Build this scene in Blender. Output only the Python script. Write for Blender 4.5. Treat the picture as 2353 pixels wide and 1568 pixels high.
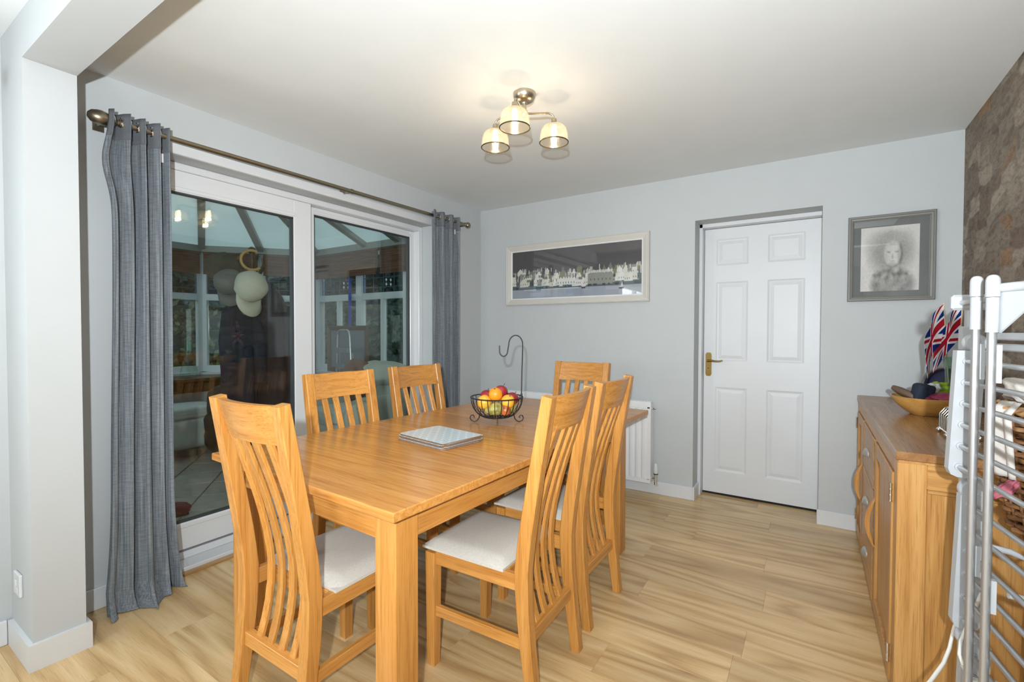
import bpy, bmesh, math, random
from mathutils import Vector, Matrix, noise
random.seed(7)
PI = math.pi
scene = bpy.context.scene
for o in list(bpy.data.objects): bpy.data.objects.remove(o)

# ------------------------------------------------------------------ camera
FPX, YAW, PITCH, ROLL = 1076.5, .5719, -.021, .0019
CAM = Vector((2.6986, -3.6331, 1.2538))
fw = Vector((-math.sin(YAW)*math.cos(PITCH), math.cos(YAW)*math.cos(PITCH), math.sin(PITCH)))
rt = Vector((math.cos(YAW), math.sin(YAW), 0)); up = rt.cross(fw)
r2 = rt*math.cos(ROLL)+up*math.sin(ROLL); u2 = -rt*math.sin(ROLL)+up*math.cos(ROLL)
cd = bpy.data.cameras.new('camera'); cam = bpy.data.objects.new('camera', cd)
scene.collection.objects.link(cam)
m = Matrix((r2, u2, -fw)).transposed().to_4x4(); m.translation = CAM; cam.matrix_world = m
cd.sensor_width = 36; cd.lens = 36*FPX/2353; cd.clip_start = .05
scene.camera = cam

# ------------------------------------------------------------------ world, lights, exposure
world = bpy.data.worlds.new('overcast_sky'); scene.world = world; world.use_nodes = True
bg = world.node_tree.nodes['Background']
bg.inputs[0].default_value = (.80, .90, .96, 1); bg.inputs[1].default_value = 1.45
def area(name, loc, rot, sx, sy, power, col):
    l = bpy.data.lights.new(name, 'AREA'); l.shape = 'RECTANGLE'; l.size = sx; l.size_y = sy
    l.energy = power; l.color = col
    o = bpy.data.objects.new(name, l); scene.collection.objects.link(o); o.location = loc; o.rotation_euler = rot
    return o
# hand-held flash just behind and above the lens: gives the crisp shadow behind beam, pillar and lamp shades
fl = bpy.data.lights.new('camera_flash', 'SPOT'); fl.energy = 285; fl.shadow_soft_size = .02; fl.color = (.89, .955, 1)
fl.spot_size = math.radians(165); fl.spot_blend = 1
fo = bpy.data.objects.new('camera_flash', fl); scene.collection.objects.link(fo); fo.location = (2.80, -3.90, 1.40)
fo.rotation_euler = Vector((-.50, .80, .40)).to_track_quat('-Z', 'Y').to_euler()
# daylight in the two windows of the room the photographer stands in
area('daylight_rear_window', (1.75, -6.66, 1.5), (PI/2, 0, 0), 2.3, 1.2, 34, (.86, .94, 1))
area('daylight_side_window', (-.12, -4.75, 1.5), (0, -PI/2, 0), 1.1, 1.7, 45, (.86, .94, 1))
scene.view_settings.view_transform = 'Standard'; scene.view_settings.look = 'None'
scene.view_settings.gamma = 1; scene.view_settings.use_curve_mapping = False
scene.view_settings.exposure = .2
scene.cycles.transparent_max_bounces = 20
scene.cycles.max_bounces = 6; scene.cycles.diffuse_bounces = 3; scene.cycles.glossy_bounces = 3; scene.cycles.transmission_bounces = 4
scene.cycles.sample_clamp_indirect = 5
scene.cycles.use_adaptive_sampling = True; scene.cycles.adaptive_threshold = .1

# ------------------------------------------------------------------ node helpers / materials
MATS = {}
def newmat(name):
    m = bpy.data.materials.new(name); m.use_nodes = True
    nt = m.node_tree; b = nt.nodes['Principled BSDF']; MATS[name] = m
    return m, nt, b
def nd(nt, t, **kw):
    n = nt.nodes.new(t)
    for k, v in kw.items():
        if k.startswith('i_'):
            n.inputs[k[2:].replace('_', ' ')].default_value = v
        else: setattr(n, k, v)
    return n
def ramp(nt, fac, stops):
    r = nt.nodes.new('ShaderNodeValToRGB'); e = r.color_ramp.elements
    while len(e) < len(stops): e.new(.5)
    for el, (p, c) in zip(e, stops): el.position = p; el.color = tuple(c)+(1,) if len(c) == 3 else c
    nt.links.new(fac, r.inputs[0]); return r.outputs[0]
def mixc(nt, f, a, b, mode='MIX'):
    n = nt.nodes.new('ShaderNodeMix'); n.data_type = 'RGBA'; n.blend_type = mode
    for s, v in ((n.inputs[0], f), (n.inputs[6], a), (n.inputs[7], b)):
        if hasattr(v, 'links'): nt.links.new(v, s)
        elif isinstance(v, (int, float)): s.default_value = v
        else: s.default_value = tuple(v)+(1,)
    return n.outputs[2]
def mth(nt, op, a, b=None, c=None):
    n = nt.nodes.new('ShaderNodeMath'); n.operation = op
    for s, v in zip(n.inputs, (a, b, c)):
        if v is None: continue
        if hasattr(v, 'links'): nt.links.new(v, s)
        else: s.default_value = v
    return n.outputs[0]
def plain(name, col, rough=.5, metal=0, bump=0, bscale=200, var=0, spec=.5, vscale=6, emit=None):
    m, nt, b = newmat(name)
    b.inputs['Base Color'].default_value = tuple(col)+(1,)
    b.inputs['Roughness'].default_value = rough; b.inputs['Metallic'].default_value = metal
    b.inputs['Specular IOR Level'].default_value = spec
    tc = nd(nt, 'ShaderNodeTexCoord')
    n = nd(nt, 'ShaderNodeTexNoise', i_Scale=vscale, i_Detail=4.)
    nt.links.new(tc.outputs['Object'], n.inputs['Vector'])
    v = var if var else .03
    dk = tuple(c*(1-v) for c in col); lt = tuple(min(1, c*(1+v)) for c in col)
    nt.links.new(ramp(nt, n.outputs[0], [(.3, dk), (.7, lt)]), b.inputs['Base Color'])
    if bump:
        n2 = nd(nt, 'ShaderNodeTexNoise', i_Scale=float(bscale), i_Detail=3.)
        nt.links.new(tc.outputs['Object'], n2.inputs['Vector'])
        bp = nd(nt, 'ShaderNodeBump', i_Strength=bump, i_Distance=.002)
        nt.links.new(n2.outputs[0], bp.inputs['Height']); nt.links.new(bp.outputs[0], b.inputs['Normal'])
    if emit:
        b.inputs['Emission Color'].default_value = tuple(emit[:3])+(1,); b.inputs['Emission Strength'].default_value = emit[3]
    return m
def wood(name, axis, dark, mid, light, rough=.35, along=1.0, across=34., fig=.5, scl=1.0, coat=.0, pore=.75):
    """grain runs along the given local axis of the object"""
    m, nt, b = newmat(name)
    tc = nd(nt, 'ShaderNodeTexCoord'); oi = nd(nt, 'ShaderNodeObjectInfo')
    off = nd(nt, 'ShaderNodeVectorMath', operation='SCALE'); off.inputs[0].default_value = (13, 7, 9)
    nt.links.new(oi.outputs['Random'], off.inputs['Scale'])
    add = nd(nt, 'ShaderNodeVectorMath', operation='ADD')
    nt.links.new(tc.outputs['Object'], add.inputs[0]); nt.links.new(off.outputs[0], add.inputs[1])
    s = [across*scl]*3; s[axis] = along*scl
    mp = nd(nt, 'ShaderNodeMapping'); mp.inputs['Scale'].default_value = s
    nt.links.new(add.outputs[0], mp.inputs[0])
    n1 = nd(nt, 'ShaderNodeTexNoise', i_Scale=1., i_Detail=5., i_Roughness=.6, i_Distortion=.7)
    nt.links.new(mp.outputs[0], n1.inputs['Vector'])
    # cathedral figure: distorted rings
    s2 = [across*.22*scl]*3; s2[axis] = along*.45*scl
    mp2 = nd(nt, 'ShaderNodeMapping'); mp2.inputs['Scale'].default_value = s2
    nt.links.new(add.outputs[0], mp2.inputs[0])
    n2 = nd(nt, 'ShaderNodeTexNoise', i_Scale=1., i_Detail=2., i_Roughness=.45)
    nt.links.new(mp2.outputs[0], n2.inputs['Vector'])
    fr = mth(nt, 'PINGPONG', mth(nt, 'MULTIPLY', n2.outputs[0], 9.), .5)
    fr = mth(nt, 'MULTIPLY', fr, 2.)
    # pores
    s3 = [330*scl]*3; s3[axis] = 9*scl
    mp3 = nd(nt, 'ShaderNodeMapping'); mp3.inputs['Scale'].default_value = s3
    nt.links.new(add.outputs[0], mp3.inputs[0])
    n3 = nd(nt, 'ShaderNodeTexNoise', i_Scale=1., i_Detail=3.)
    nt.links.new(mp3.outputs[0], n3.inputs['Vector'])
    f = mth(nt, 'ADD', mth(nt, 'MULTIPLY', n1.outputs[0], 1-fig*.55), mth(nt, 'MULTIPLY', fr, fig*.55))
    c = ramp(nt, f, [(.12, dark), (.46, mid), (.85, light)])
    pr = ramp(nt, n3.outputs[0], [(.33, (.68, .62, .55)), (.48, (1, 1, 1))])
    c = mixc(nt, pore, c, pr, 'MULTIPLY')
    vv = mth(nt, 'ADD', mth(nt, 'MULTIPLY', oi.outputs['Random'], .22), .89)
    hsv = nd(nt, 'ShaderNodeHueSaturation'); nt.links.new(vv, hsv.inputs['Value']); nt.links.new(c, hsv.inputs['Color'])
    nt.links.new(hsv.outputs[0], b.inputs['Base Color'])
    b.inputs['Roughness'].default_value = rough
    b.inputs['Coat Weight'].default_value = coat; b.inputs['Coat Roughness'].default_value = .12
    bp = nd(nt, 'ShaderNodeBump', i_Strength=.12, i_Distance=.001)
    nt.links.new(n3.outputs[0], bp.inputs['Height']); nt.links.new(bp.outputs[0], b.inputs['Normal'])
    return m
def attr_mat(name, rough=.6, spec=.3):
    m, nt, b = newmat(name)
    a = nd(nt, 'ShaderNodeVertexColor', layer_name='print'); nt.links.new(a.outputs[0], b.inputs['Base Color'])
    b.inputs['Roughness'].default_value = rough; b.inputs['Specular IOR Level'].default_value = spec
    return m
def glass(name, tint=(1, 1, 1), base=.04, rough=0., cap=.9):
    m, nt, b = newmat(name); nt.nodes.remove(b)
    out = nt.nodes['Material Output']
    tr = nd(nt, 'ShaderNodeBsdfTransparent'); tr.inputs[0].default_value = tuple(tint)+(1,)
    gl = nd(nt, 'ShaderNodeBsdfGlossy'); gl.inputs['Roughness'].default_value = rough
    lw = nd(nt, 'ShaderNodeLayerWeight')
    p = mth(nt, 'POWER', lw.outputs['Facing'], 5.)
    f = mth(nt, 'MULTIPLY_ADD', p, cap-base, base)
    mx = nd(nt, 'ShaderNodeMixShader'); nt.links.new(f, mx.inputs[0])
    nt.links.new(tr.outputs[0], mx.inputs[1]); nt.links.new(gl.outputs[0], mx.inputs[2])
    nt.links.new(mx.outputs[0], out.inputs[0]); return m

plain('wall_paint', (.56, .583, .59), .75, var=.012, spec=.25)
plain('ceiling_paint', (.825, .855, .855), .85, var=.012, spec=.2)
plain('white_gloss', (.72, .735, .75), .42, var=.01)
plain('upvc', (.76, .775, .79), .28, var=.01)
plain('seal', (.05, .055, .06), .5)
plain('dark_gap', (.012, .01, .01), .8)
OAK = ((.36, .135, .025), (.56, .25, .055), (.68, .345, .10))
for ax, nm in enumerate('xyz'): wood('oak_'+nm, ax, *OAK, rough=.33, across=48, fig=.35)
wood('oak_top', 0, (.36, .13, .026), (.52, .23, .055), (.63, .32, .095), rough=.2, along=1.2, across=55, fig=.45)
SB = ((.34, .145, .035), (.52, .26, .075), (.63, .36, .13))
for ax, nm in enumerate('xyz'): wood('sideboard_oak_'+nm, ax, *SB, rough=.35)
wood('sideboard_top_oak', 1, (.25, .11, .035), (.36, .175, .065), (.45, .25, .10), rough=.26, along=1.0, across=26)
wood('laminate', 0, (.42, .25, .10), (.65, .435, .205), (.78, .575, .315), rough=.22, along=1.1, across=20, fig=.85, pore=.4)
wood('threshold_oak', 1, (.30, .16, .06), (.45, .27, .12), (.55, .36, .18), rough=.4)
wood('dark_wood', 1, (.05, .025, .012), (.10, .05, .02), (.16, .08, .035), rough=.4)
wood('bowl_wood', 0, (.50, .24, .05), (.66, .35, .09), (.76, .45, .15), rough=.3, across=20)
plain('fabric_cream', (.62, .585, .52), .9, bump=.35, bscale=500, var=.06, vscale=160, spec=.1)
plain('black_iron', (.02, .019, .018), .45, metal=.3)
plain('brushed_nickel', (.50, .44, .34), .3, metal=1)
plain('bronze_rod', (.32, .28, .21), .36, metal=1)
plain('chrome', (.75, .75, .74), .12, metal=1)
plain('aluminium', (.72, .72, .70), .32, metal=1)
plain('airer_plastic', (.45, .47, .49), .35, var=.01)
plain('airer_tube', (.50, .51, .52), .33, metal=.75, var=.02)
plain('brass', (.20, .13, .04), .38, metal=1)
plain('shade_rim', (.11, .085, .045), .35, metal=.8)
plain('radiator_white', (.84, .85, .86), .3, var=.008)
plain('cable_white', (.80, .78, .72), .45)
plain('cup_pewter', (.50, .48, .44), .4, metal=.6)
plain('cork', (.19, .105, .055), .9, bump=.6, bscale=300, var=.35, vscale=90)
plain('orange_skin', (.84, .30, .015), .38, bump=.25, bscale=350, var=.12)
plain('peach_skin', (.86, .42, .04), .42, bump=.1, bscale=300, var=.22, vscale=14)
plain('apple_red', (.30, .022, .03), .25, var=.5, vscale=14)
plain('apple_mixed', (.50, .13, .035), .3, var=.6, vscale=16)
plain('pear_skin', (.34, .30, .075), .45, var=.55, vscale=45, bump=.1)
plain('stem_brown', (.07, .04, .02), .8)
plain('frame_white', (.62, .60, .55), .5, bump=.12, bscale=120, var=.02)
plain('frame_white_inner', (.80, .80, .78), .5)
plain('frame_grey', (.20, .195, .175), .45, var=.05)
plain('mount_grey', (.145, .155, .155), .7)
attr_mat('print'); attr_mat('cloth_print', .85, .1)
glass('door_glass', (.97, .99, .98), .045)
glass('picture_glass', (1, 1, 1), .045)
glass('vase_glass', (.84, .955, .90), .08)
glass('clear_glass', (.93, .97, .96), .08)
glass('plastic_film', (.80, .92, .86), .08, .15)
# lamp shade glass: ribbed prismatic glass, warm from the bulb inside
m, nt, b = newmat('shade_glass'); nt.nodes.remove(b)
tr = nd(nt, 'ShaderNodeBsdfTransparent'); tr.inputs[0].default_value = (.96, .94, .89, 1)
tl = nd(nt, 'ShaderNodeBsdfTranslucent'); tl.inputs[0].default_value = (1, .95, .86, 1)
gl = nd(nt, 'ShaderNodeBsdfGlossy'); gl.inputs['Roughness'].default_value = .15
tcn = nd(nt, 'ShaderNodeTexCoord'); nz = nd(nt, 'ShaderNodeTexNoise', i_Scale=40.); nt.links.new(tcn.outputs['Object'], nz.inputs['Vector'])
a1 = nd(nt, 'ShaderNodeMixShader'); nt.links.new(mth(nt, 'MULTIPLY_ADD', nz.outputs[0], .03, .042), a1.inputs[0])
nt.links.new(tr.outputs[0], a1.inputs[1]); nt.links.new(tl.outputs[0], a1.inputs[2])
a2 = nd(nt, 'ShaderNodeMixShader'); a2.inputs[0].default_value = .07
nt.links.new(a1.outputs[0], a2.inputs[1]); nt.links.new(gl.outputs[0], a2.inputs[2])
nt.links.new(a2.outputs[0], nt.nodes['Material Output'].inputs[0])
plain('bulb_glow', (1, .8, .5), .3, emit=(1, .80, .54, 14))
# translucent polycarbonate roof
m, nt, b = newmat('roof_polycarbonate'); nt.nodes.remove(b)
df = nd(nt, 'ShaderNodeBsdfDiffuse'); df.inputs[0].default_value = (.62, .70, .70, 1)
tl = nd(nt, 'ShaderNodeBsdfTranslucent'); tl.inputs[0].default_value = (.78, .86, .86, 1)
tcn = nd(nt, 'ShaderNodeTexCoord'); nz = nd(nt, 'ShaderNodeTexNoise', i_Scale=3.); nt.links.new(tcn.outputs['Object'], nz.inputs['Vector'])
a1 = nd(nt, 'ShaderNodeMixShader'); nt.links.new(mth(nt, 'MULTIPLY_ADD', nz.outputs[0], .1, .5), a1.inputs[0])
nt.links.new(df.outputs[0], a1.inputs[1]); nt.links.new(tl.outputs[0], a1.inputs[2]); nt.links.new(a1.outputs[0], nt.nodes['Material Output'].inputs[0])
# curtain cloth: slubby vertical weave
m, nt, b = newmat('curtain_cloth')
tcn = nd(nt, 'ShaderNodeTexCoord')
mp = nd(nt, 'ShaderNodeMapping'); mp.inputs['Scale'].default_value = (160, 160, 3.); nt.links.new(tcn.outputs['Object'], mp.inputs[0])
nz = nd(nt, 'ShaderNodeTexNoise', i_Scale=1., i_Detail=3.); nt.links.new(mp.outputs[0], nz.inputs['Vector'])
mp2 = nd(nt, 'ShaderNodeMapping'); mp2.inputs['Scale'].default_value = (30, 30, 260.); nt.links.new(tcn.outputs['Object'], mp2.inputs[0])
nz2 = nd(nt, 'ShaderNodeTexNoise', i_Scale=1., i_Detail=2.); nt.links.new(mp2.outputs[0], nz2.inputs['Vector'])
c = ramp(nt, nz.outputs[0], [(.3, (.135, .155, .175)), (.5, (.20, .225, .25)), (.72, (.29, .32, .35))])
c2 = ramp(nt, nz2.outputs[0], [(.35, (.85, .85, .85)), (.6, (1.08, 1.08, 1.08))])
nt.links.new(mixc(nt, 1., c, c2, 'MULTIPLY'), b.inputs['Base Color'])
b.inputs['Roughness'].default_value = .85; b.inputs['Specular IOR Level'].default_value = .15; b.inputs['Sheen Weight'].default_value = .15
plain('curtain_heading', (.16, .172, .19), .8, bump=.3, bscale=300, var=.06, vscale=30)
# stone-effect wallpaper (a flat print)
m, nt, b = newmat('stone_wallpaper')
tcn = nd(nt, 'ShaderNodeTexCoord')
nz0 = nd(nt, 'ShaderNodeTexNoise', i_Scale=5., i_Detail=3.); nt.links.new(tcn.outputs['Object'], nz0.inputs['Vector'])
ofs = mixc(nt, .12, (0, 0, 0), nz0.outputs['Color'], 'MIX')
va = nd(nt, 'ShaderNodeVectorMath', operation='ADD'); nt.links.new(tcn.outputs['Object'], va.inputs[0]); nt.links.new(ofs, va.inputs[1])
mp = nd(nt, 'ShaderNodeMapping'); mp.inputs['Scale'].default_value = (1, 5.5, 13); nt.links.new(va.outputs[0], mp.inputs[0])
v1 = nd(nt, 'ShaderNodeTexVoronoi', distance='CHEBYCHEV', i_Scale=1., i_Randomness=.75); nt.links.new(mp.outputs[0], v1.inputs['Vector'])
v2 = nd(nt, 'ShaderNodeTexVoronoi', feature='F2', distance='CHEBYCHEV', i_Scale=1., i_Randomness=.75); nt.links.new(mp.outputs[0], v2.inputs['Vector'])
edge = mth(nt, 'SUBTRACT', v2.outputs['Distance'], v1.outputs['Distance'])
sep = nd(nt, 'ShaderNodeSeparateColor'); nt.links.new(v1.outputs['Color'], sep.inputs[0])
c = ramp(nt, sep.outputs[0], [(0, (.17, .12, .09)), (.3, (.23, .18, .14)), (.6, (.29, .24, .19)), (.90, (.40, .35, .28)), (.95, (.28, .18, .11)), (1, (.32, .19, .10))])
mpn = nd(nt, 'ShaderNodeMapping'); mpn.inputs['Scale'].default_value = (1, .42, 1); nt.links.new(tcn.outputs['Object'], mpn.inputs[0])
nz = nd(nt, 'ShaderNodeTexNoise', i_Scale=42., i_Detail=6., i_Roughness=.68, i_Distortion=.8); nt.links.new(mpn.outputs[0], nz.inputs['Vector'])
c = mixc(nt, .95, c, ramp(nt, nz.outputs[0], [(.32, (.46, .42, .38)), (.5, (.98, .96, .93)), (.68, (1.2, 1.18, 1.12))]), 'MULTIPLY')
mort = ramp(nt, edge, [(.0, (.7, .7, .7)), (.14, (0, 0, 0))])
c = mixc(nt, mort, c, mixc(nt, nz.outputs[0], (.12, .10, .08), (.34, .30, .245)))
nt.links.new(c, b.inputs['Base Color']); b.inputs['Roughness'].default_value = .75
# dotted placemat face
m, nt, b = newmat('dotted_mat')
tcn = nd(nt, 'ShaderNodeTexCoord'); sx = nd(nt, 'ShaderNodeSeparateXYZ'); nt.links.new(tcn.outputs['Object'], sx.inputs[0])
px_ = mth(nt, 'MULTIPLY', sx.outputs[0], 44.); py_ = mth(nt, 'MULTIPLY', sx.outputs[1], 44.)
ua = mth(nt, 'ADD', px_, py_); ub = mth(nt, 'SUBTRACT', px_, py_)
def fr_(v): return mth(nt, 'SUBTRACT', mth(nt, 'FRACT', mth(nt, 'ADD', mth(nt, 'MULTIPLY', v, .5), 40.)), .5)
fa, fb = fr_(ua), fr_(ub)
d = mth(nt, 'SQRT', mth(nt, 'ADD', mth(nt, 'POWER', mth(nt, 'ABSOLUTE', fa), 2.), mth(nt, 'POWER', mth(nt, 'ABSOLUTE', fb), 2.)))
nt.links.new(ramp(nt, d, [(.17, (.84, .84, .80)), (.20, (.54, .62, .66))]), b.inputs['Base Color']); b.inputs['Roughness'].default_value = .22
# conservatory
plain('tile_terracotta', (.42, .37, .32), .35, var=.14, vscale=9)
plain('grout', (.05, .045, .04), .9)
plain('sofa_fabric', (.60, .58, .49), .9, bump=.3, bscale=200, var=.06)
plain('bench_leather', (.74, .73, .66), .55, var=.05)
plain('leather_dark', (.035, .022, .015), .4, var=.2)
plain('coat_navy', (.018, .02, .035), .85, var=.3)
plain('coat_plum', (.03, .02, .028), .85, var=.3)
plain('cap_beige', (.66, .61, .49), .85, var=.06)
plain('hat_olive', (.07, .06, .04), .9, var=.2)
plain('cap_grey', (.17, .16, .145), .9, var=.1)
plain('teal_strap', (.02, .35, .36), .6)
plain('bamboo', (.55, .33, .11), .4, var=.2)
plain('red_shoe', (.19, .02, .035), .4)
plain('yellow_label', (.55, .52, .04), .5)
plain('cushion_rust', (.20, .085, .045), .9, bump=.3)
plain('hedge_leaf', (.030, .07, .028), .7, var=.6, vscale=12)
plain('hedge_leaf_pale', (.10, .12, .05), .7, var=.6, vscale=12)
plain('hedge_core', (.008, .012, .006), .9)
plain('garden_grass', (.05, .08, .03), .9, var=.3)
plain('fence_wood', (.15, .095, .06), .85, var=.25)
plain('beam_paint', (.34, .34, .31), .55)
plain('blue_strip', (.03, .07, .45), .5)
plain('crystal', (.85, .9, .95), .05, spec=1)
plain('lead', (.08, .09, .10), .5)
glass('blue_pane', (.50, .66, .80), .05)
m, nt, b = newmat('woven_blind')
tcn = nd(nt, 'ShaderNodeTexCoord'); mp = nd(nt, 'ShaderNodeMapping'); mp.inputs['Scale'].default_value = (4, 4, 90); nt.links.new(tcn.outputs['Object'], mp.inputs[0])
nz = nd(nt, 'ShaderNodeTexNoise', i_Scale=1., i_Detail=3.); nt.links.new(mp.outputs[0], nz.inputs['Vector'])
nt.links.new(ramp(nt, nz.outputs[0], [(.3, (.075, .028, .011)), (.55, (.15, .06, .024)), (.75, (.22, .105, .045))]), b.inputs['Base Color']); b.inputs['Roughness'].default_value = .8
m, nt, b = newmat('wicker')
tcn = nd(nt, 'ShaderNodeTexCoord'); nz = nd(nt, 'ShaderNodeTexNoise', i_Scale=45., i_Detail=2.); nt.links.new(tcn.outputs['Object'], nz.inputs['Vector'])
nt.links.new(ramp(nt, nz.outputs[0], [(.3, (.09, .04, .016)), (.55, (.26, .12, .045)), (.75, (.42, .23, .10))]), b.inputs['Base Color']); b.inputs['Roughness'].default_value = .55
plain('wicker_pale', (.48, .28, .12), .55, var=.2)
plain('towel_white', (.66, .62, .58), .95, bump=.5, bscale=300, var=.06)
plain('leather_brown', (.13, .08, .05), .5, var=.12)
plain('navy_cloth', (.012, .02, .04), .8, var=.3)
plain('magenta_pack', (.30, .03, .08), .4, var=.3, vscale=30)
plain('green_pack', (.30, .50, .04), .3, var=.5, vscale=25)
plain('white_pack', (.72, .78, .78), .3)
plain('blue_dark', (.008, .01, .09), .35)
plain('steel_grey', (.28, .28, .31), .4, metal=.4)
plain('card_brown', (.34, .21, .10), .8)
plain('emerald', (.01, .10, .055), .4)
plain('stick_pale', (.65, .55, .38), .6)
plain('pink_cloth', (.52, .14, .19), .8, var=.15)
plain('black_plastic', (.012, .012, .013), .4)
plain('paper_white', (.80, .80, .78), .7)

# ------------------------------------------------------------------ mesh helpers
C = scene.collection
class MB:
    def __init__(s): s.v = []; s.f = []; s.sm = []
    def add(s, vs, fs, smooth=False, M=None):
        n = len(s.v)
        s.v += [tuple(M @ Vector(v)) if M else tuple(v) for v in vs]
        s.f += [tuple(i+n for i in f) for f in fs]; s.sm += [smooth]*len(fs); return s
    def box(s, x0, x1, y0, y1, z0, z1, bev=0, M=None):
        if not bev:
            vs = [(x, y, z) for z in (z0, z1) for y in (y0, y1) for x in (x0, x1)]
            return s.add(vs, [(0, 2, 3, 1), (4, 5, 7, 6), (0, 1, 5, 4), (2, 6, 7, 3), (0, 4, 6, 2), (1, 3, 7, 5)], False, M)
        bm = bmesh.new(); bmesh.ops.create_cube(bm, size=1)
        for v in bm.verts: v.co = (x0+(v.co.x+.5)*(x1-x0), y0+(v.co.y+.5)*(y1-y0), z0+(v.co.z+.5)*(z1-z0))
        bmesh.ops.bevel(bm, geom=list(bm.edges), offset=bev, segments=2 if bev > .006 else 1, profile=.5, affect='EDGES')
        bm.verts.index_update()
        s.add([v.co[:] for v in bm.verts], [[v.index for v in f.verts] for f in bm.faces], bev > .006, M); bm.free(); return s
    def tube(s, pts, r, n=10, cap=True, closed=False, M=None):
        pts = [Vector(p) for p in pts]; k = len(pts)
        rs = r if isinstance(r, (list, tuple)) else [r]*k
        vs = []; nrm = None
        for i, p in enumerate(pts):
            a = pts[(i-1) % k] if (i or closed) else p; c = pts[(i+1) % k] if (i < k-1 or closed) else p
            t = (c-a).normalized()
            if nrm is None:
                nrm = t.orthogonal().normalized()
            else:
                nrm = (nrm-t*nrm.dot(t)); nrm = nrm.normalized() if nrm.length > 1e-6 else t.orthogonal().normalized()
            bn = t.cross(nrm)
            for j in range(n):
                q = 2*PI*j/n; vs.append(p+(nrm*math.cos(q)+bn*math.sin(q))*rs[i])
        fs = []
        for i in range(k if closed else k-1):
            for j in range(n):
                a = i*n; bb = ((i+1) % k)*n
                fs.append((a+j, a+(j+1) % n, bb+(j+1) % n, bb+j))
        if cap and not closed:
            fs.append(tuple(reversed(range(n)))); fs.append(tuple((k-1)*n+j for j in range(n)))
        return s.add(vs, fs, True, M)
    def lathe(s, prof, n=24, M=None, cap=True):
        vs = []; fs = []
        for r, z in prof:
            for j in range(n): q = 2*PI*j/n; vs.append((r*math.cos(q), r*math.sin(q), z))
        for i in range(len(prof)-1):
            for j in range(n): fs.append((i*n+j, i*n+(j+1) % n, (i+1)*n+(j+1) % n, (i+1)*n+j))
        if cap:
            if prof[0][0] > 1e-5: fs.append(tuple(reversed(range(n))))
            if prof[-1][0] > 1e-5: fs.append(tuple((len(prof)-1)*n+j for j in range(n)))
        return s.add(vs, fs, True, M)
    def prism(s, poly, a0, a1, axis=2, M=None):
        n = len(poly)
        def mk(p, a):
            return {0: (a, p[0], p[1]), 1: (p[0], a, p[1]), 2: (p[0], p[1], a)}[axis]
        vs = [mk(p, a0) for p in poly]+[mk(p, a1) for p in poly]
        fs = [tuple(reversed(range(n))), tuple(range(n, 2*n))]+[(i, (i+1) % n, n+(i+1) % n, n+i) for i in range(n)]
        return s.add(vs, fs, False, M)
    def sweep(s, pts, w, d, wdir, bev=0, M=None):
        """rectangular section swept along pts: w along wdir, d across; d may be a list"""
        pts = [Vector(p) for p in pts]; wd = Vector(wdir).normalized(); vs = []; k = len(pts)
        ds = d if isinstance(d, (list, tuple)) else [d]*k
        for i, p in enumerate(pts):
            t = (pts[min(i+1, k-1)]-pts[max(i-1, 0)]).normalized(); dd = t.cross(wd).normalized()
            h = ds[i]/2; q = w/2; e = bev
            for a, b_ in ((-q+e, -h), (q-e, -h), (q, -h+e), (q, h-e), (q-e, h), (-q+e, h), (-q, h-e), (-q, -h+e)) if bev else ((-q, -h), (q, -h), (q, h), (-q, h)):
                vs.append(p+wd*a+dd*b_)
        n = 8 if bev else 4; fs = []
        for i in range(k-1):
            for j in range(n): fs.append((i*n+j, i*n+(j+1) % n, (i+1)*n+(j+1) % n, (i+1)*n+j))
        fs += [tuple(reversed(range(n))), tuple((k-1)*n+j for j in range(n))]
        return s.add(vs, fs, False, M)
    def build(s, name, mat, parent=None, kind=None, flat=False, recalc=True):
        me = bpy.data.meshes.new(name); me.from_pydata(s.v, [], s.f)
        me.polygons.foreach_set('use_smooth', [False]*len(s.f) if flat else s.sm)
        if recalc:
            bm = bmesh.new(); bm.from_mesh(me); bmesh.ops.recalc_face_normals(bm, faces=bm.faces); bm.to_mesh(me); bm.free()
        if any(s.sm) and not flat: me.set_sharp_from_angle(angle=math.radians(42))
        if mat: me.materials.append(MATS[mat] if isinstance(mat, str) else mat)
        o = bpy.data.objects.new(name, me); C.objects.link(o)
        if parent: o.parent = parent
        if kind: o['kind'] = kind
        return o
def B(*a, **k): return MB().box(*a, **k)
def thing(name, label, cat, loc=(0, 0, 0), rz=0, group=None):
    o = bpy.data.objects.new(name, None); C.objects.link(o); o.location = loc; o.rotation_euler = (0, 0, rz)
    o.empty_display_size = .05
    tag(o, label, cat, group); return o
def tag(o, label, cat, group=None):
    o['label'] = label; o['category'] = cat
    if group: o['group'] = group
    return o
def struct(o, label=None):
    o['kind'] = 'structure'
    if label: o['label'] = label
    return o
def copy_tree(o, parent=None):
    c = o.copy(); C.objects.link(c); c.parent = parent
    for ch in o.children: copy_tree(ch, c)
    return c
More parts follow.
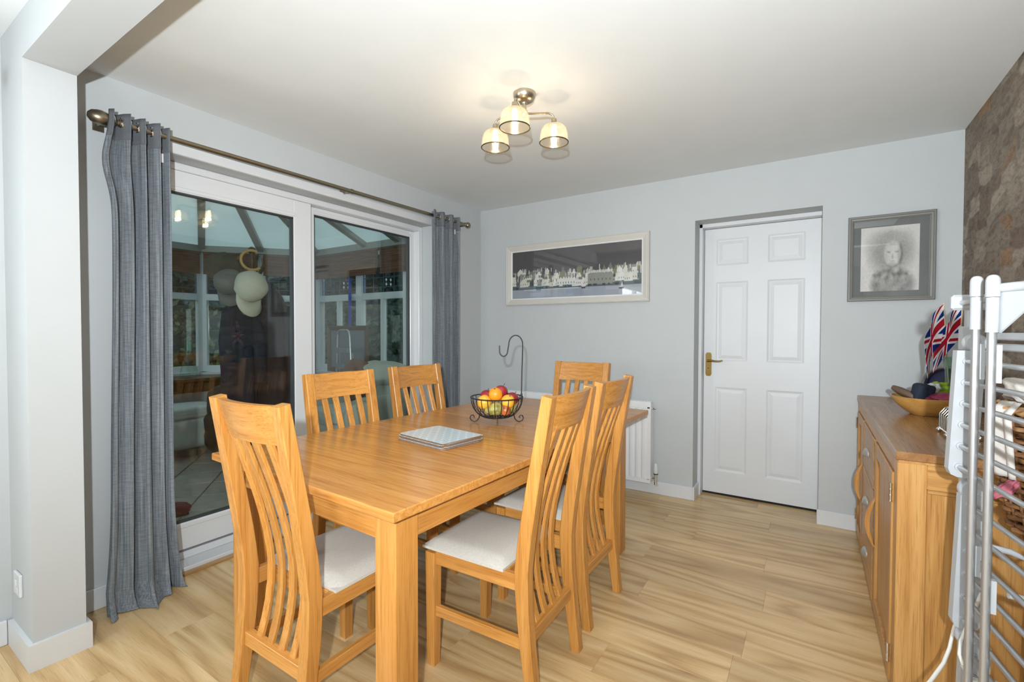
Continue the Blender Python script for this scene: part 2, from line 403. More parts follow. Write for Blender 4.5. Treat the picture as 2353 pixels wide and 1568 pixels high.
def grid(name, nx, ny, pos, mat, col=None, parent=None, thick=0, smooth=True):
    vs = []; cs = []
    for j in range(ny+1):
        for i in range(nx+1):
            vs.append(pos(i/nx, j/ny)); 
    fs = [(j*(nx+1)+i, j*(nx+1)+i+1, (j+1)*(nx+1)+i+1, (j+1)*(nx+1)+i) for j in range(ny) for i in range(nx)]
    me = bpy.data.meshes.new(name); me.from_pydata([tuple(v) for v in vs], [], fs)
    me.polygons.foreach_set('use_smooth', [smooth]*len(fs))
    if col:
        at = me.color_attributes.new('print', 'FLOAT_COLOR', 'CORNER')
        k = 0
        for j in range(ny):
            for i in range(nx):
                c = col((i+.5)/nx, (j+.5)/ny)
                for _ in range(4): at.data[k].color = (*c, 1); k += 1
    me.materials.append(MATS[mat]); o = bpy.data.objects.new(name, me); C.objects.link(o)
    if parent: o.parent = parent
    if thick:
        md = o.modifiers.new('thickness', 'SOLIDIFY'); md.thickness = thick; md.offset = 0
    return o
def rotM(ax, ang, loc=(0, 0, 0)): return Matrix.Translation(loc) @ Matrix.Rotation(ang, 4, ax)
def arc(cx, cz, r, a0, a1, n, f): return [f(cx+r*math.cos(a0+(a1-a0)*i/n), cz+r*math.sin(a0+(a1-a0)*i/n)) for i in range(n+1)]

# ================================================================== ROOM SHELL
RX = 3.405; CH = 2.4; YR = -6.6
DY0, DY1, DZ = -2.80, -.682, 2.135          # patio opening
# floor: slab with laminate planks laid along x
floor = struct(B(-.02, RX+.02, YR, .5, -.06, -.008).build('floor', 'laminate'), 'light oak laminate floor')
pw = .192; pl = 1.285; row = 0; y = .45
while y > -3.75:
    x = -random.random()*pl
    while x < RX:
        a, b_ = max(x, 0), min(x+pl, RX)
        if b_-a > .02:
            y0 = y-pw
            o = B(a+.0002, b_-.0002, y0+.0002, y-.0002, -.008, 0, bev=.0004).build('plank', 'laminate', floor)
        x += pl
    y -= pw
struct(B(-.02, RX+.02, YR, .5, CH, CH+.12).build('ceiling', 'ceiling_paint'))
# back wall with door opening
DX0, DX1, DTOP = 1.957, 2.738, 2.067
wb = MB(); wb.box(-.25, DX0, 0, .26, 0, CH).box(DX1, RX+.2, 0, .26, 0, CH).box(DX0, DX1, 0, .26, DTOP, CH)
struct(wb.build('wall_back', 'wall_paint'))
struct(B(1.5, RX+.2, .6, .64, 0, CH).build('wall_hall', 'wall_paint'))
# left wall with patio opening and the rear-room window opening
SW0, SW1, SZ0, SZ1 = -5.65, -3.85, .95, 2.05
wl = MB(); wl.box(-.28, 0, DY1, 0, 0, CH).box(-.28, 0, DY0, DY1, DZ, CH).box(-.28, 0, SW1, DY0, 0, CH)
wl.box(-.28, 0, SW0, SW1, 0, SZ0).box(-.28, 0, SW0, SW1, SZ1, CH).box(-.28, 0, YR, SW0, 0, CH)
struct(wl.build('wall_left', 'wall_paint'))
struct(B(RX, RX+.2, YR, 0, 0, CH).build('wall_right', 'stone_wallpaper'), 'stone effect wallpaper feature wall')
RW0, RW1 = .55, 2.95
wr = MB(); wr.box(-.28, RW0, YR-.25, YR, 0, CH).box(RW1, RX+.2, YR-.25, YR, 0, CH).box(RW0, RW1, YR-.25, YR, 0, .85).box(RW0, RW1, YR-.25, YR, 2.12, CH)
struct(wr.build('wall_rear', 'wall_paint'))
struct(B(0, .295, -3.155, -3.005, 0, CH).build('wall_pillar', 'wall_paint'))
struct(B(.295, RX, -3.155, -3.005, 2.235, CH).build('ceiling_beam', 'wall_paint'))
# rear-room windows (seen only as reflections)
def simple_window(n, x0, x1, y0, y1, z0, z1, nm):
    w = MB(); t = .06
    w.box(x0, x1, y0, y1, z0, z0+t).box(x0, x1, y0, y1, z1-t, z1); z0 += t; z1 -= t
    if nm == 'x': w.box(x0, x0+t, y0, y1, z0, z1).box(x1-t, x1, y0, y1, z0, z1).box((x0+x1)/2-t/2, (x0+x1)/2+t/2, y0, y1, z0, z1)
    else: w.box(x0, x1, y0, y0+t, z0, z1).box(x0, x1, y1-t, y1, z0, z1).box(x0, x1, (y0+y1)/2-t/2, (y0+y1)/2+t/2, z0, z1)
    return struct(w.build(n, 'upvc'))
simple_window('window_1', RW0, RW1, YR-.06, YR-.0, .85, 2.12, 'x')
simple_window('window_2', -.08, -.02, SW0, SW1, SZ0, SZ1, 'y')
struct(B(0, .018, DY0-.03, DY1+.05, DZ, DZ+.052, bev=.003).build('trim_3', 'white_gloss'), 'white batten over the patio door')
# baseboards
SK = .098; ST = .015
bb = MB().box(0, DX0-.0, -ST, 0, 0, SK, bev=.003).box(DX0-ST*.0, DX0+ST, -ST, .19, 0, SK, bev=.003)
struct(bb.build('baseboard_back', 'white_gloss'))
struct(B(DX1-.008, 2.985, -ST, 0, 0, SK, bev=.003).build('baseboard_back_right', 'white_gloss'))
struct(MB().box(0, ST, -3.005, DY0, 0, SK, bev=.003).box(0, ST, DY1, -ST, 0, SK, bev=.003).build('baseboard_left', 'white_gloss'))
struct(MB().box(0, ST, YR, -3.17, 0, SK, bev=.003).build('baseboard_left_rear', 'white_gloss'))
struct(MB().prism([(ST, -3.17), (.31, -3.17), (.31, -2.99), (ST, -2.99), (ST, -3.005), (.295, -3.005), (.295, -3.155), (ST, -3.155)], 0, SK).build('baseboard_pillar', 'white_gloss'))
struct(B(RX-ST, RX, YR, -.0, 0, SK).build('baseboard_right', 'white_gloss'))

# ------------------------------------------------------------------ interior six panel door
d = bpy.data.objects.new('door_1', None); C.objects.link(d); struct(d, 'white six panel interior door with brass lever handle')
LX0, LX1, LZ0, LZ1, LY = 1.985, 2.745, .018, 2.035, .225
fr = MB(); fr.box(DX0+.001, LX0-.003, .15, .262, 0, DTOP-.001, bev=.002).box(LX1+.0, DX1+.03, .2595, .30, 0, DTOP, bev=.002).box(DX0, DX1+.0, .15, .262, LZ1+.003, DTOP-.001, bev=.002)
fr.box(LX0-.003, LX1, .262, .30, 0, .005)
fr.build('door_frame', 'white_gloss', d)
lf = MB(); 
pans = [(2.068, 2.288, 1.755, 1.955), (2.414, 2.645, 1.755, 1.955), (2.068, 2.288, 1.03, 1.63), (2.414, 2.645, 1.03, 1.63), (2.068, 2.288, .185, .83), (2.414, 2.645, .185, .83)]
xs = [LX0, 2.068, 2.288, 2.414, 2.645, LX1]; zs = [LZ0, .185, .83, 1.03, 1.63, 1.755, 1.955, LZ1]
for i in range(5):
    for j in range(7):
        x0, x1, z0, z1 = xs[i], xs[i+1], zs[j], zs[j+1]
        if i in (1, 3) and j in (1, 3, 5): continue
        lf.add([(x0, LY, z0), (x1, LY, z0), (x1, LY, z1), (x0, LY, z1)], [(0, 1, 2, 3)])
lf.box(LX0, LX1, LY+.012, LY+.036, LZ0, LZ1)
for (x0, x1, z0, z1) in ((LX0, LX0, LZ0, LZ1), (LX1, LX1, LZ0, LZ1)): lf.add([(x0, LY, z0), (x0, LY+.012, z0), (x0, LY+.012, z1), (x0, LY, z1)], [(0, 1, 2, 3)])
for z0 in (LZ0, LZ1): lf.add([(LX0, LY, z0), (LX1, LY, z0), (LX1, LY+.012, z0), (LX0, LY+.012, z0)], [(0, 1, 2, 3)])
leaf = lf.build('door_leaf', 'white_gloss', d, recalc=False)
def nested(mb, x0, x1, z0, z1, steps):
    """rings of inset / depth: moulded raised panel"""
    last = [(x0, LY, z0), (x1, LY, z0), (x1, LY, z1), (x0, LY, z1)]
    for ins, dep in steps:
        cur = [(x0+ins, LY+dep, z0+ins), (x1-ins, LY+dep, z0+ins), (x1-ins, LY+dep, z1-ins), (x0+ins, LY+dep, z1-ins)]
        mb.add(last+cur, [(i, (i+1) % 4, 4+(i+1) % 4, 4+i) for i in range(4)]); last = cur
    mb.add(last, [(0, 1, 2, 3)])
for p in pans:
    pm = MB(); nested(pm, *p, [(.012, .006), (.018, .007), (.042, .001)]); pm.build('panel', 'white_gloss', d, recalc=False)
dk = B(LX0, LX1, LY+.01, .32, .0, .014).build('threshold_gap', 'dark_gap', d)
# lever handle on long backplate
hx, hz = 2.020, 1.002
pl_ = MB(); out = [(-.021, -.076), (-.013, -.090), (.013, -.090), (.021, -.076), (.021, .076), (.013, .090), (-.013, .090), (-.021, .076)]
pl_.prism([(hx+a, hz+b_) for a, b_ in out], LY-.007, LY, axis=1).prism([(hx+a*.72, hz+b_*.85) for a, b_ in out], LY-.010, LY-.006, axis=1)
hp = pl_.build('handle_plate', 'brass', d)
lv = MB().tube([(hx, LY-.008, hz+.028), (hx, LY-.045, hz+.028)], .009, 12)
lv.tube([(hx-.003, LY-.045, hz+.028), (hx+.03, LY-.047, hz+.030), (hx+.06, LY-.047, hz+.026), (hx+.085, LY-.045, hz+.027), (hx+.105, LY-.043, hz+.034)], [.009, .008, .007, .006, .005], 10)
lv.build('lever', 'brass', hp)
MB().lathe([(.004, 0), (.004, .002)], 10, M=rotM('X', PI/2, (hx, LY-.010, hz-.03))).build('keyhole', 'dark_gap', hp)

# ------------------------------------------------------------------ sliding patio door
p = bpy.data.objects.new('door_2', None); C.objects.link(p); struct(p, 'white sliding patio door with two large panes')
FX0, FX1 = -.235, -.108
f = MB().box(FX0, FX1, DY0+.001, DY1-.001, 2.095, DZ-.001, bev=.004).box(FX0, FX1, DY0+.001, DY0+.05, .075, 2.095, bev=.003).box(FX0, FX1, DY1-.045, DY1-.001, .075, 2.095, bev=.003)
f.box(FX0, FX1, DY0+.001, DY1-.001, .034, .075, bev=.004)
f.build('frame', 'upvc', p)
B(-.284, -.002, DY0+.001, DY1-.001, 0, .034, bev=.003).build('sill_board', 'white_gloss', p)
B(-.03, .022, DY0+.02, DY1-.02, 0, .016, bev=.002).build('threshold_strip', 'threshold_oak', p)
B(-.112, -.1095, DY0+.06, DY1-.06, .075, .083).build('track_gap_shade', 'steel_grey', p)  # grey strip stands in for the shadow line in the gap below the sashes
def sash(name, y0, y1, z0, z1, x, st, tr_, br):
    s_ = MB().box(x-.045, x, y0+st, y1-st, z0, z0+br, bev=.003).box(x-.045, x, y0+st, y1-st, z1-tr_, z1, bev=.003).box(x-.045, x, y0, y0+st, z0, z1, bev=.004).box(x-.045, x, y1-st, y1, z0, z1, bev=.004)
    # ovolo step
    o = s_.build(name, 'upvc', p)
    g = MB().box(x-.018, x+.004, y0+st-.012, y1-st+.012, z0+br-.028, z0+br-.004, bev=.003).box(x-.018, x+.004, y0+st-.012, y1-st+.012, z1-tr_+.006, z1-tr_+.026, bev=.003)
    g.build('glazing_bead', 'upvc', o)
    sl = MB(); a, b_, c, e = y0+st, y1-st, z0+br, z1-tr_
    for q in ((a, a+.008, c, e), (b_-.008, b_, c, e), (a, b_, c, c+.008), (a, b_, e-.008, e)): sl.box(x-.04, x-.006, *q)
    sl.build('gasket', 'seal', o)
    for k, xx in enumerate((x-.034, x-.014)):
        B(xx-.002, xx+.002, a, b_, c, e).build('glass_pane', 'door_glass', o)
    return o
sash('sliding_sash', -2.75, -1.728, .083, 2.094, -.112, .125, .112, .145)
sash('fixed_sash', -1.755, DY1-.005, .085, 2.094, -.164, .085, .050, .145)

# ================================================================== CONSERVATORY (beyond the patio door)
EZ = 2.2
PTS = [(-.28, .06), (-2.63, .06), (-3.06, -.42), (-3.50, -.90), (-3.50, -2.90), (-3.06, -3.40), (-2.63, -3.88), (-.28, -3.88)]
fc = MB().prism([(-.28, .06)]+PTS[1:], -.08, -.012); fco = struct(fc.build('floor_conservatory', 'grout'), 'tiled conservatory floor laid on the diagonal')
ts = .335; ca = math.cos(math.radians(52)); sa = math.sin(math.radians(52))
tile_mesh = None
def inside(x, y):
    return -3.45 < x < -.30 and -3.8 < y < .0 and (x > -2.63+(-.06-y)*-.9 or x > -2.63) if y > -.9 else (-3.45 < x < -.30 and y > -3.3)
for i in range(-14, 15):
    for j in range(-14, 15):
        x = -1.5+ca*i*ts-sa*j*ts; y = -1.5+sa*i*ts+ca*j*ts
        if inside(x, y) and y > -3.0:
            if tile_mesh is None:
                o = B(-ts/2+.004, ts/2-.004, -ts/2+.004, ts/2-.004, -.02, 0, bev=.003).build('tile', 'tile_terracotta', fco); tile_mesh = o.data
            else:
                o = bpy.data.objects.new('tile', tile_mesh); C.objects.link(o); o.parent = fco
            o.location = (x, y, -.0005); o.rotation_euler = (0, 0, math.radians(52))
# house outer wall face above / beside is wall_left; conservatory dwarf wall, windows
def seg(i): a, b_ = Vector((*PTS[i], 0)), Vector((*PTS[i+1], 0)); return a, b_
def local(i):
    a, b_ = seg(i); t = (b_-a); L = t.length; t.normalize(); n = Vector((t.y, -t.x, 0))   # inward-ish normal decided below
    c = Vector((-1.6, -1.9, 0)); 
    if (c-a).dot(n) < 0: n = -n
    M = Matrix((t, n, Vector((0, 0, 1)))).transposed().to_4x4(); M.translation = a
    return M, L
SILL = .76
dw = MB()
for i in range(7):
    M, L = local(i); dw.box(-.02, L+.02, -.18, 0, -.08, SILL-.03, M=M)
struct(dw.build('wall_conservatory', 'wall_paint'))
sl = MB()
for i in range(7):
    M, L = local(i); sl.box(-.01, L+.01, -.18, .10, SILL-.03, SILL, M=M)
struct(sl.build('trim_1', 'upvc'), 'white conservatory window sill')
for i in range(7):
    M, L = local(i)
    w = bpy.data.objects.new('window_%d' % (i+3), None); C.objects.link(w); struct(w)
    nb = 3 if L > 1.8 else 1
    TR = 1.62
    fm = MB()
    for k in range(nb+1):
        xx = L*k/nb; fm.box(max(0, xx-.045), min(L, xx+.045), -.07, 0, SILL, EZ, M=M)
    for k in range(nb):
        a_, b_ = (L*k/nb+.045, L*(k+1)/nb-.045)
        for z0, z1 in ((SILL, SILL+.07), (TR, TR+.075), (EZ-.07, EZ)): fm.box(a_, b_, -.07, -.001, z0, z1, M=M)
        if i < 4 and nb > 1: fm.box((a_+b_)/2-.02, (a_+b_)/2+.02, -.06, -.006, SILL+.07, TR, M=M)
    fm.build('frame', 'upvc', w)
    for k in range(nb):
        MB().box(L*k/nb+.04, L*(k+1)/nb-.04, -.045, -.040, SILL+.06, TR, M=M).build('pane', 'clear_glass', w)
        g = MB().box(L*k/nb+.04, L*(k+1)/nb-.04, -.045, -.040, TR+.07, EZ-.06, M=M).build('top_pane', 'blue_pane', w)
        if i < 4:
            ld = MB(); x0, x1 = L*k/nb+.05, L*(k+1)/nb-.05; n2 = 4
            for q in range(n2+1):
                xx = x0+(x1-x0)*q/n2; ld.box(xx-.004, xx+.004, -.041, -.034, TR+.07, EZ-.06, M=M)
            for zz in (TR+.14, TR+.25): ld.box(x0, x1, -.041, -.034, zz-.004, zz+.004, M=M)
            ld.build('leading', 'lead', g)
# eaves beam + roof
ev = MB()
for i in range(7):
    M, L = local(i); ev.box(-.02, L+.02, -.10, .05, EZ-.005, EZ+.07, M=M)
struct(ev.build('trim_2', 'beam_paint'), 'conservatory eaves beam')
RE = Vector((-1.20, -1.91, 2.82)); RH = Vector((-.28, -1.91, 2.82))
def P3(i, z=EZ+.06): return Vector((*PTS[i], z))
rf = bpy.data.objects.new('ceiling_conservatory', None); C.objects.link(rf); struct(rf, 'translucent glazed conservatory roof')
def roofpoly(pts):
    up_ = Vector((0, 0, .02)); n = len(pts); vs = list(pts)+[q+up_ for q in pts]
    mb = MB().add(vs, [tuple(reversed(range(n))), tuple(range(n, 2*n))]+[(k, (k+1) % n, n+(k+1) % n, n+k) for k in range(n)])
    mb.build('roof_panel', 'roof_polycarbonate', rf)
m0 = P3(0); m1 = P3(1); 
mid = lambda a, b_, t: a.lerp(b_, t)
def rafter(a, b_, w=.068, d=.06):
    t = (b_-a).normalized(); side = t.cross(Vector((0, 0, 1))).normalized()
    MB().sweep([a-Vector((0, 0, .02)), b_-Vector((0, 0, .02))], w, d, side).build('rafter', 'beam_paint', rf)
roofpoly([m0, mid(m0, m1, .37), mid(RH, RE, .5), RH]); roofpoly([mid(m0, m1, .37), mid(m0, m1, .60), RE, mid(RH, RE, .5)]); roofpoly([mid(m0, m1, .60), m1, RE])
roofpoly([P3(1), P3(2), RE]); roofpoly([P3(2), P3(3), RE]); roofpoly([P3(3), mid(P3(3), P3(4), .5), RE]); roofpoly([mid(P3(3), P3(4), .5), P3(4), RE]); roofpoly([P3(4), P3(5), RE]); roofpoly([P3(5), P3(6), RE]); roofpoly([P3(6), P3(7), RH, RE])
for q in (mid(m0, m1, .60), P3(1), P3(2), P3(3), mid(P3(3), P3(4), .5), P3(4), P3(5), P3(6)): rafter(q, RE)
rafter(mid(m0, m1, .37), mid(RH, RE, .5)); rafter(RH, RE, .10, .10)
gb = MB().add([(-.28, .06, EZ), (-.28, -3.88, EZ), (-.28, -1.91, 2.86)], [(0, 1, 2)]).add([(-.30, .06, EZ), (-.30, -3.88, EZ), (-.30, -1.91, 2.86)], [(0, 2, 1)])
struct(MB().prism([(.06, DZ), (-3.88, DZ), (-3.88, EZ+.06), (-1.91, 2.95), (.06, EZ+.06)], -.295, -.2805, axis=0).box(-.295, -.2805, -3.88, DY0, 0, DZ).box(-.295, -.2805, DY1, .06, 0, DZ).build('wall_house', 'wall_paint'))
# woven roman blinds drawn up under the eaves
for i, drop, lab in ((0, .30, 'brown woven blind along the conservatory side windows right of the patio mullion'), (1, .27, 'brown woven blind on the angled bay window nearest the side wall'), (2, .27, 'brown woven blind on the angled bay window behind the hats'), (3, .27, 'brown woven blind on the far bay window left of the hats')):
    M, L = local(i); n = 2 if L > 1.5 else 1
    t = thing('woven_blind', lab, 'blind', tuple(M.translation))
    M2 = M.copy(); M2.translation = (0, 0, 0)
    for k in range(n):
        x0, x1 = .04+L*k/n, L*(k+1)/n-.03
        for q in range(3): MB().box(x0, x1, .012+.012*(2-q), .022+.012*(2-q), EZ-drop+.04*q, EZ-.01-.0*q, M=M2).build('fold', 'woven_blind', t)
    MB().box(.03, L-.03, .01, .055, EZ-.03, EZ-.005, M=M2).build('head_rail', 'dark_wood', t)
# crystal sun catchers hanging at the panes
for k, (i, u, z, lab) in enumerate(((3, .42, 1.84, 'clear crystal sun catcher hanging left of the grey curtain edge'), (0, 1.75, 1.80, 'clear crystal sun catcher hanging nearest the patio door mullion'), (0, 1.02, 1.80, 'clear crystal sun catcher hanging in the leaded diamond pane'))):
    M, L = local(i); q = M @ Vector((u, .03, z))
    t = thing('sun_catcher', lab, 'ornament', tuple(q), 0, 'crystal sun catchers')
    cr = MB()
    for a in range(4):
        ang = a*PI/2+PI/4; ex, ez = .035*math.cos(ang), .035*math.sin(ang)
        cr.lathe([(0, -.02), (.012, 0), (0, .02)], 6, M=Matrix.Translation((ex*.6, ex*.8, ez)))
    cr.build('crystal', 'crystal', t, flat=True)
    MB().tube([(0, 0, .05), (0, 0, .30)], .001, 5).build('thread', 'lead', t)
# garden outside
g = B(-12, -3.7, -9, 9, -.25, -.15).build('garden_lawn', 'garden_grass'); struct(g)
struct(B(-3.7, 1.0, .27, 9, -.25, -.15).build('garden_lawn_side', 'garden_grass'))
def hedge(lab, x0, x1, y0, y1, h, mat, seed, n):
    rnd = random.Random(seed); mb = MB()
    for k in range(n):
        f_ = rnd.random()
        c = Vector((rnd.uniform(x0, x1), rnd.uniform(y0, y1), rnd.uniform(0, h)))
        if f_ < .8:                                              # keep to the faces
            if abs(x1-x0) > abs(y1-y0): c.y = y0+abs(rnd.gauss(0, .06))
            else: c.x = x1-abs(rnd.gauss(0, .06))
        a = Vector((rnd.gauss(0, 1), rnd.gauss(0, 1), rnd.gauss(0, 1))).normalized(); b2 = a.orthogonal().normalized(); l = rnd.uniform(.05, .10)
        mb.add([c-a*l, c+b2*l*.45, c+a*l, c-b2*l*.45], [(0, 1, 2, 3)])
    t = thing('garden_hedge', lab, 'hedge', (0, 0, -.15), 0, 'garden hedges')
    mb.build('foliage', mat, t, recalc=False, kind='stuff')
    B(x0+.1, x1-.1, y0+.1, y1-.1, 0, h-.1).build('dark_core', 'hedge_core', t)  # solid dark box added behind the leaves to darken the hedge
hedge('tall dark hedge outside the conservatory side windows', -4.9, 1.2, 1.35, 1.95, 3.0, 'hedge_leaf', 3, 7200)
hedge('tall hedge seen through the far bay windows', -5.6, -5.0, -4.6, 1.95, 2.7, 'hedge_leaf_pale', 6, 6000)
fe = thing('garden_fence', 'brown timber garden fence beyond the shrubs', 'fence', (-7.5, -1, -.15))
for k in range(46): B(-.02, .02, -4+k*.2, -4+k*.2+.185, 0, 1.75).build('fence_board', 'fence_wood', fe)
B(.02, .05, -4, 5.2, 1.3, 1.4).build('fence_rail', 'fence_wood', fe)

# ================================================================== DINING TABLE
TA = -.04; TZ = .779; TW = 1.048; TL = 1.973; TH = .028
tb = thing('dining_table', 'long honey oak extending dining table in the middle of the room', 'table', (1.787, -2.786, 0), TA)
# local: +y along length, x from -TW..0
cuts = [0, .78, 1.19, TL]
for i in range(3):
    B(-TW, 0, cuts[i]+.0008, cuts[i+1]-.0008, TZ-TH, TZ, bev=.003).build('tabletop_leaf', 'oak_top', tb)
LW = .088; ins = .052; fy = 1.66
for lx in (-ins-LW, -TW+ins):
    for ly in (ins, fy): B(lx, lx+LW, ly, ly+LW, 0, TZ-TH, bev=.004).build('leg', 'oak_z', tb)
az0 = TZ-TH-.095
for lx in (-ins-LW+.055, -TW+ins+.008): B(lx, lx+.025, ins+LW, fy, az0, TZ-TH, bev=.002).build('apron', 'oak_y', tb)
for ly in (ins+.008, fy+.055): B(-TW+ins+LW, -ins-LW, ly, ly+.025, az0, TZ-TH, bev=.002).build('apron', 'oak_x', tb)

# ================================================================== DINING CHAIRS (local: faces +y, back at -y)
def make_chair():
    t = thing('dining_chair', '', 'chair', (0, 0, 0), 0, 'oak slat-back dining chairs around the table')
    W2 = .196; ZT = 1.045; pw_ = .042
    prof = [(-.236, 0), (-.212, .18), (-.196, .34), (-.192, .45), (-.203, .56), (-.232, .74), (-.260, .90), (-.285, ZT)]
    def yat(z):
        for (a, za), (b_, zb) in zip(prof, prof[1:]):
            if za <= z <= zb: return a+(b_-a)*(z-za)/(zb-za)
        return prof[-1][0]
    fine = [(0, yat(z), z) for z in [ZT*k/16 for k in range(17)]]
    for sx in (-1, 1):
        dd = [.036+.014*min(1, q[2]/.4) if q[2] < .5 else .050-.012*(q[2]-.5)/.55 for q in fine]
        MB().sweep([(sx*(W2-pw_/2), q[1], q[2]) for q in fine], pw_, dd, (1, 0, 0), bev=.003).build('back_post', 'oak_z', t)
        # front leg, tapered
        fl_ = MB(); x = sx*(W2-.022)
        a, b_ = .021, .017
        vs = [(x-b_, .198-b_, 0), (x+b_, .198-b_, 0), (x+b_, .198+b_, 0), (x-b_, .198+b_, 0), (x-a, .198-a, .43), (x+a, .198-a, .43), (x+a, .198+a, .43), (x-a, .198+a, .43)]
        fl_.add(vs, [(3, 2, 1, 0), (4, 5, 6, 7), (0, 1, 5, 4), (1, 2, 6, 5), (2, 3, 7, 6), (3, 0, 4, 7)]).build('front_leg', 'oak_z', t)
        B(x-.011, x+.011, -.178, .178, .385, .44, bev=.002).build('seat_rail', 'oak_y', t)
        B(x-.010, x+.010, yat(.2)+.016, .180, .19, .228, bev=.002).build('stretcher', 'oak_y', t)
    B(-W2+.042, W2-.042, .184, .21, .385, .44, bev=.002).build('seat_rail', 'oak_x', t)
    B(-W2+.038, W2-.038, -.128, -.108, .385, .44, bev=.002).build('seat_rail', 'oak_x', t)
    # seat pad
    def pad(u, v):
        x = (u-.5)*.38; y = -.120+v*.358
        e = min(u, 1-u, v, 1-v); hgt = .022*min(1, (e/.10))**.5 if e > 0 else 0
        return (x, y, .447+hgt+.008*math.sin(PI*u)*math.sin(PI*v))
    sp = MB(); n = 14
    vs = [pad(i/n, j/n) for j in range(n+1) for i in range(n+1)]
    fs = [(j*(n+1)+i, j*(n+1)+i+1, (j+1)*(n+1)+i+1, (j+1)*(n+1)+i) for j in range(n) for i in range(n)]
    sp.add(vs, fs, True); sp.box(-.19, .19, -.120, .238, .438, .4475)
    sp.build('seat_pad', 'fabric_cream', t)
    # curved top rail
    k = 12; pts = []
    for i in range(k+1):
        u = -1+2*i/k; pts.append((u*(W2-pw_+.002), yat(.985)-.026*(1-u*u)+.004, .985))
    tr_ = MB(); vs = []
    tilt = .27
    for q in pts:
        for dy, dz in ((-.011, -.062), (.011, -.062), (.011, .057), (-.011, .057)): vs.append((q[0], q[1]+dy-tilt*dz, q[2]+dz))
    fs = [(a*4+j, a*4+(j+1) % 4, (a+1)*4+(j+1) % 4, (a+1)*4+j) for a in range(k) for j in range(4)]+[(3, 2, 1, 0), (k*4, k*4+1, k*4+2, k*4+3)]
    tr_.add(vs, fs).build('top_rail', 'oak_x', t)
    # lower back rail
    B(-W2+pw_-.002, W2-pw_+.002, yat(.23)-.012, yat(.23)+.016, .205, .25, bev=.002).build('lower_rail', 'oak_x', t)
    for i in range(4):
        u = (-.6+.4*i); x = u*(W2-pw_)
        ps = []
        for j in range(13):
            z = .24+(.94-.24)*j/12; s_ = (z-.24)/.70
            bow = .038*math.sin(PI*min(1, s_)**.85)
            ps.append((x*(1+.06*s_), yat(z)+.004+bow*.9-.022*(1-u*u)*s_**2, z))
        MB().sweep(ps, .030, .013, (1, 0, 0), bev=.002).build('slat', 'oak_z', t)
    for sx, y in ((-1, -.232), (1, -.232), (-1, .198), (1, .198)):
        MB().lathe([(.012, 0), (.012, .004)], 10, M=Matrix.Translation((sx*(W2-.02), y, -.0005))).build('glide', 'black_plastic', t)
    return t
ch0 = make_chair()
spots = [((1.272, -2.60), 0, 'oak dining chair at the near end of the table, back to the camera'),
         ((.958, -2.12), -PI/2-.05, 'oak dining chair on the patio door side, next to the near end'),
         ((.950, -1.575), -PI/2-.05, 'oak dining chair on the patio door side, next to the far curtain'),
         ((1.385, -.995), PI, 'oak dining chair at the far end of the table by the radiator'),
         ((1.70, -2.145), PI/2+.03, 'oak dining chair on the sideboard side, nearest the camera'),
         ((1.68, -1.645), PI/2, 'oak dining chair on the sideboard side, second from the camera')]
for i, ((x, y), rz, lab) in enumerate(spots):
    c = ch0 if i == 0 else copy_tree(ch0)
    c.location = (x, y, 0); c.rotation_euler = (0, 0, rz); c['label'] = lab

# ================================================================== CURTAIN ROD + CURTAINS
RXX = .10; RZ0, RZ1 = 2.172, 2.195
rod = thing('curtain_rod', 'long bronze curtain pole with ball finials above the patio door', 'curtain rod', (RXX, -2.82, RZ0))
def rz_(y): return (y+2.82)/2.5*(RZ1-RZ0)
MB().tube([(0, 0, 0), (0, 1.25, rz_(-1.57)), (0, 2.45, rz_(-.37))], .0125, 14).build('pole', 'bronze_rod', rod)
fin = [(.0, 0), (.012, .003), (.0235, .014), (.030, .032), (.0315, .048), (.028, .066), (.018, .082), (.0125, .087), (.0115, .093), (.016, .098), (.0115, .104), (.012, .108), (.017, .110), (.0175, .126), (.014, .128)]
MB().lathe(fin, 24, M=rotM('X', -PI/2, (0, -.105, 0))).build('finial', 'bronze_rod', rod)
MB().lathe([(0, 0), (.014, .004), (.024, .016), (.026, .028), (.022, .041), (.012, .048), (.011, .055), (.0155, .058), (.0155, .07), (.013, .072)], 20, M=rotM('X', PI/2, (0, 2.52, rz_(-.30)))).build('finial', 'bronze_rod', rod)
for yy in (-2.86, -1.57, -.335):
    br = MB().tube([(-.098, yy+2.82, rz_(yy)), (-.01, yy+2.82, rz_(yy))], .007, 8).box(-.099, -.093, yy+2.82-.02, yy+2.82+.02, rz_(yy)-.03, rz_(yy)+.03)
    br.tube([(0, yy+2.82-.008, rz_(yy)), (0, yy+2.82+.008, rz_(yy))], .0155, 12)
    br.build('bracket', 'bronze_rod', rod)
rod2 = thing('curtain_rod', 'bronze curtain pole finial at the left picture edge beyond the pillar', 'curtain rod', (.10, -4.7, 2.215))
MB().tube([(0, -.9, 0), (0, 1.40, 0)], .0125, 12).build('pole', 'bronze_rod', rod2)
MB().lathe(fin, 24, M=rotM('X', PI/2, (0, 1.505, 0))).build('finial', 'bronze_rod', rod2)
MB().tube([(-.099, 1.30, 0), (0, 1.30, 0)], .007, 8).build('bracket', 'bronze_rod', rod2)
MB().tube([(-.099, -.7, 0), (0, -.7, 0)], .007, 8).build('bracket', 'bronze_rod', rod2)

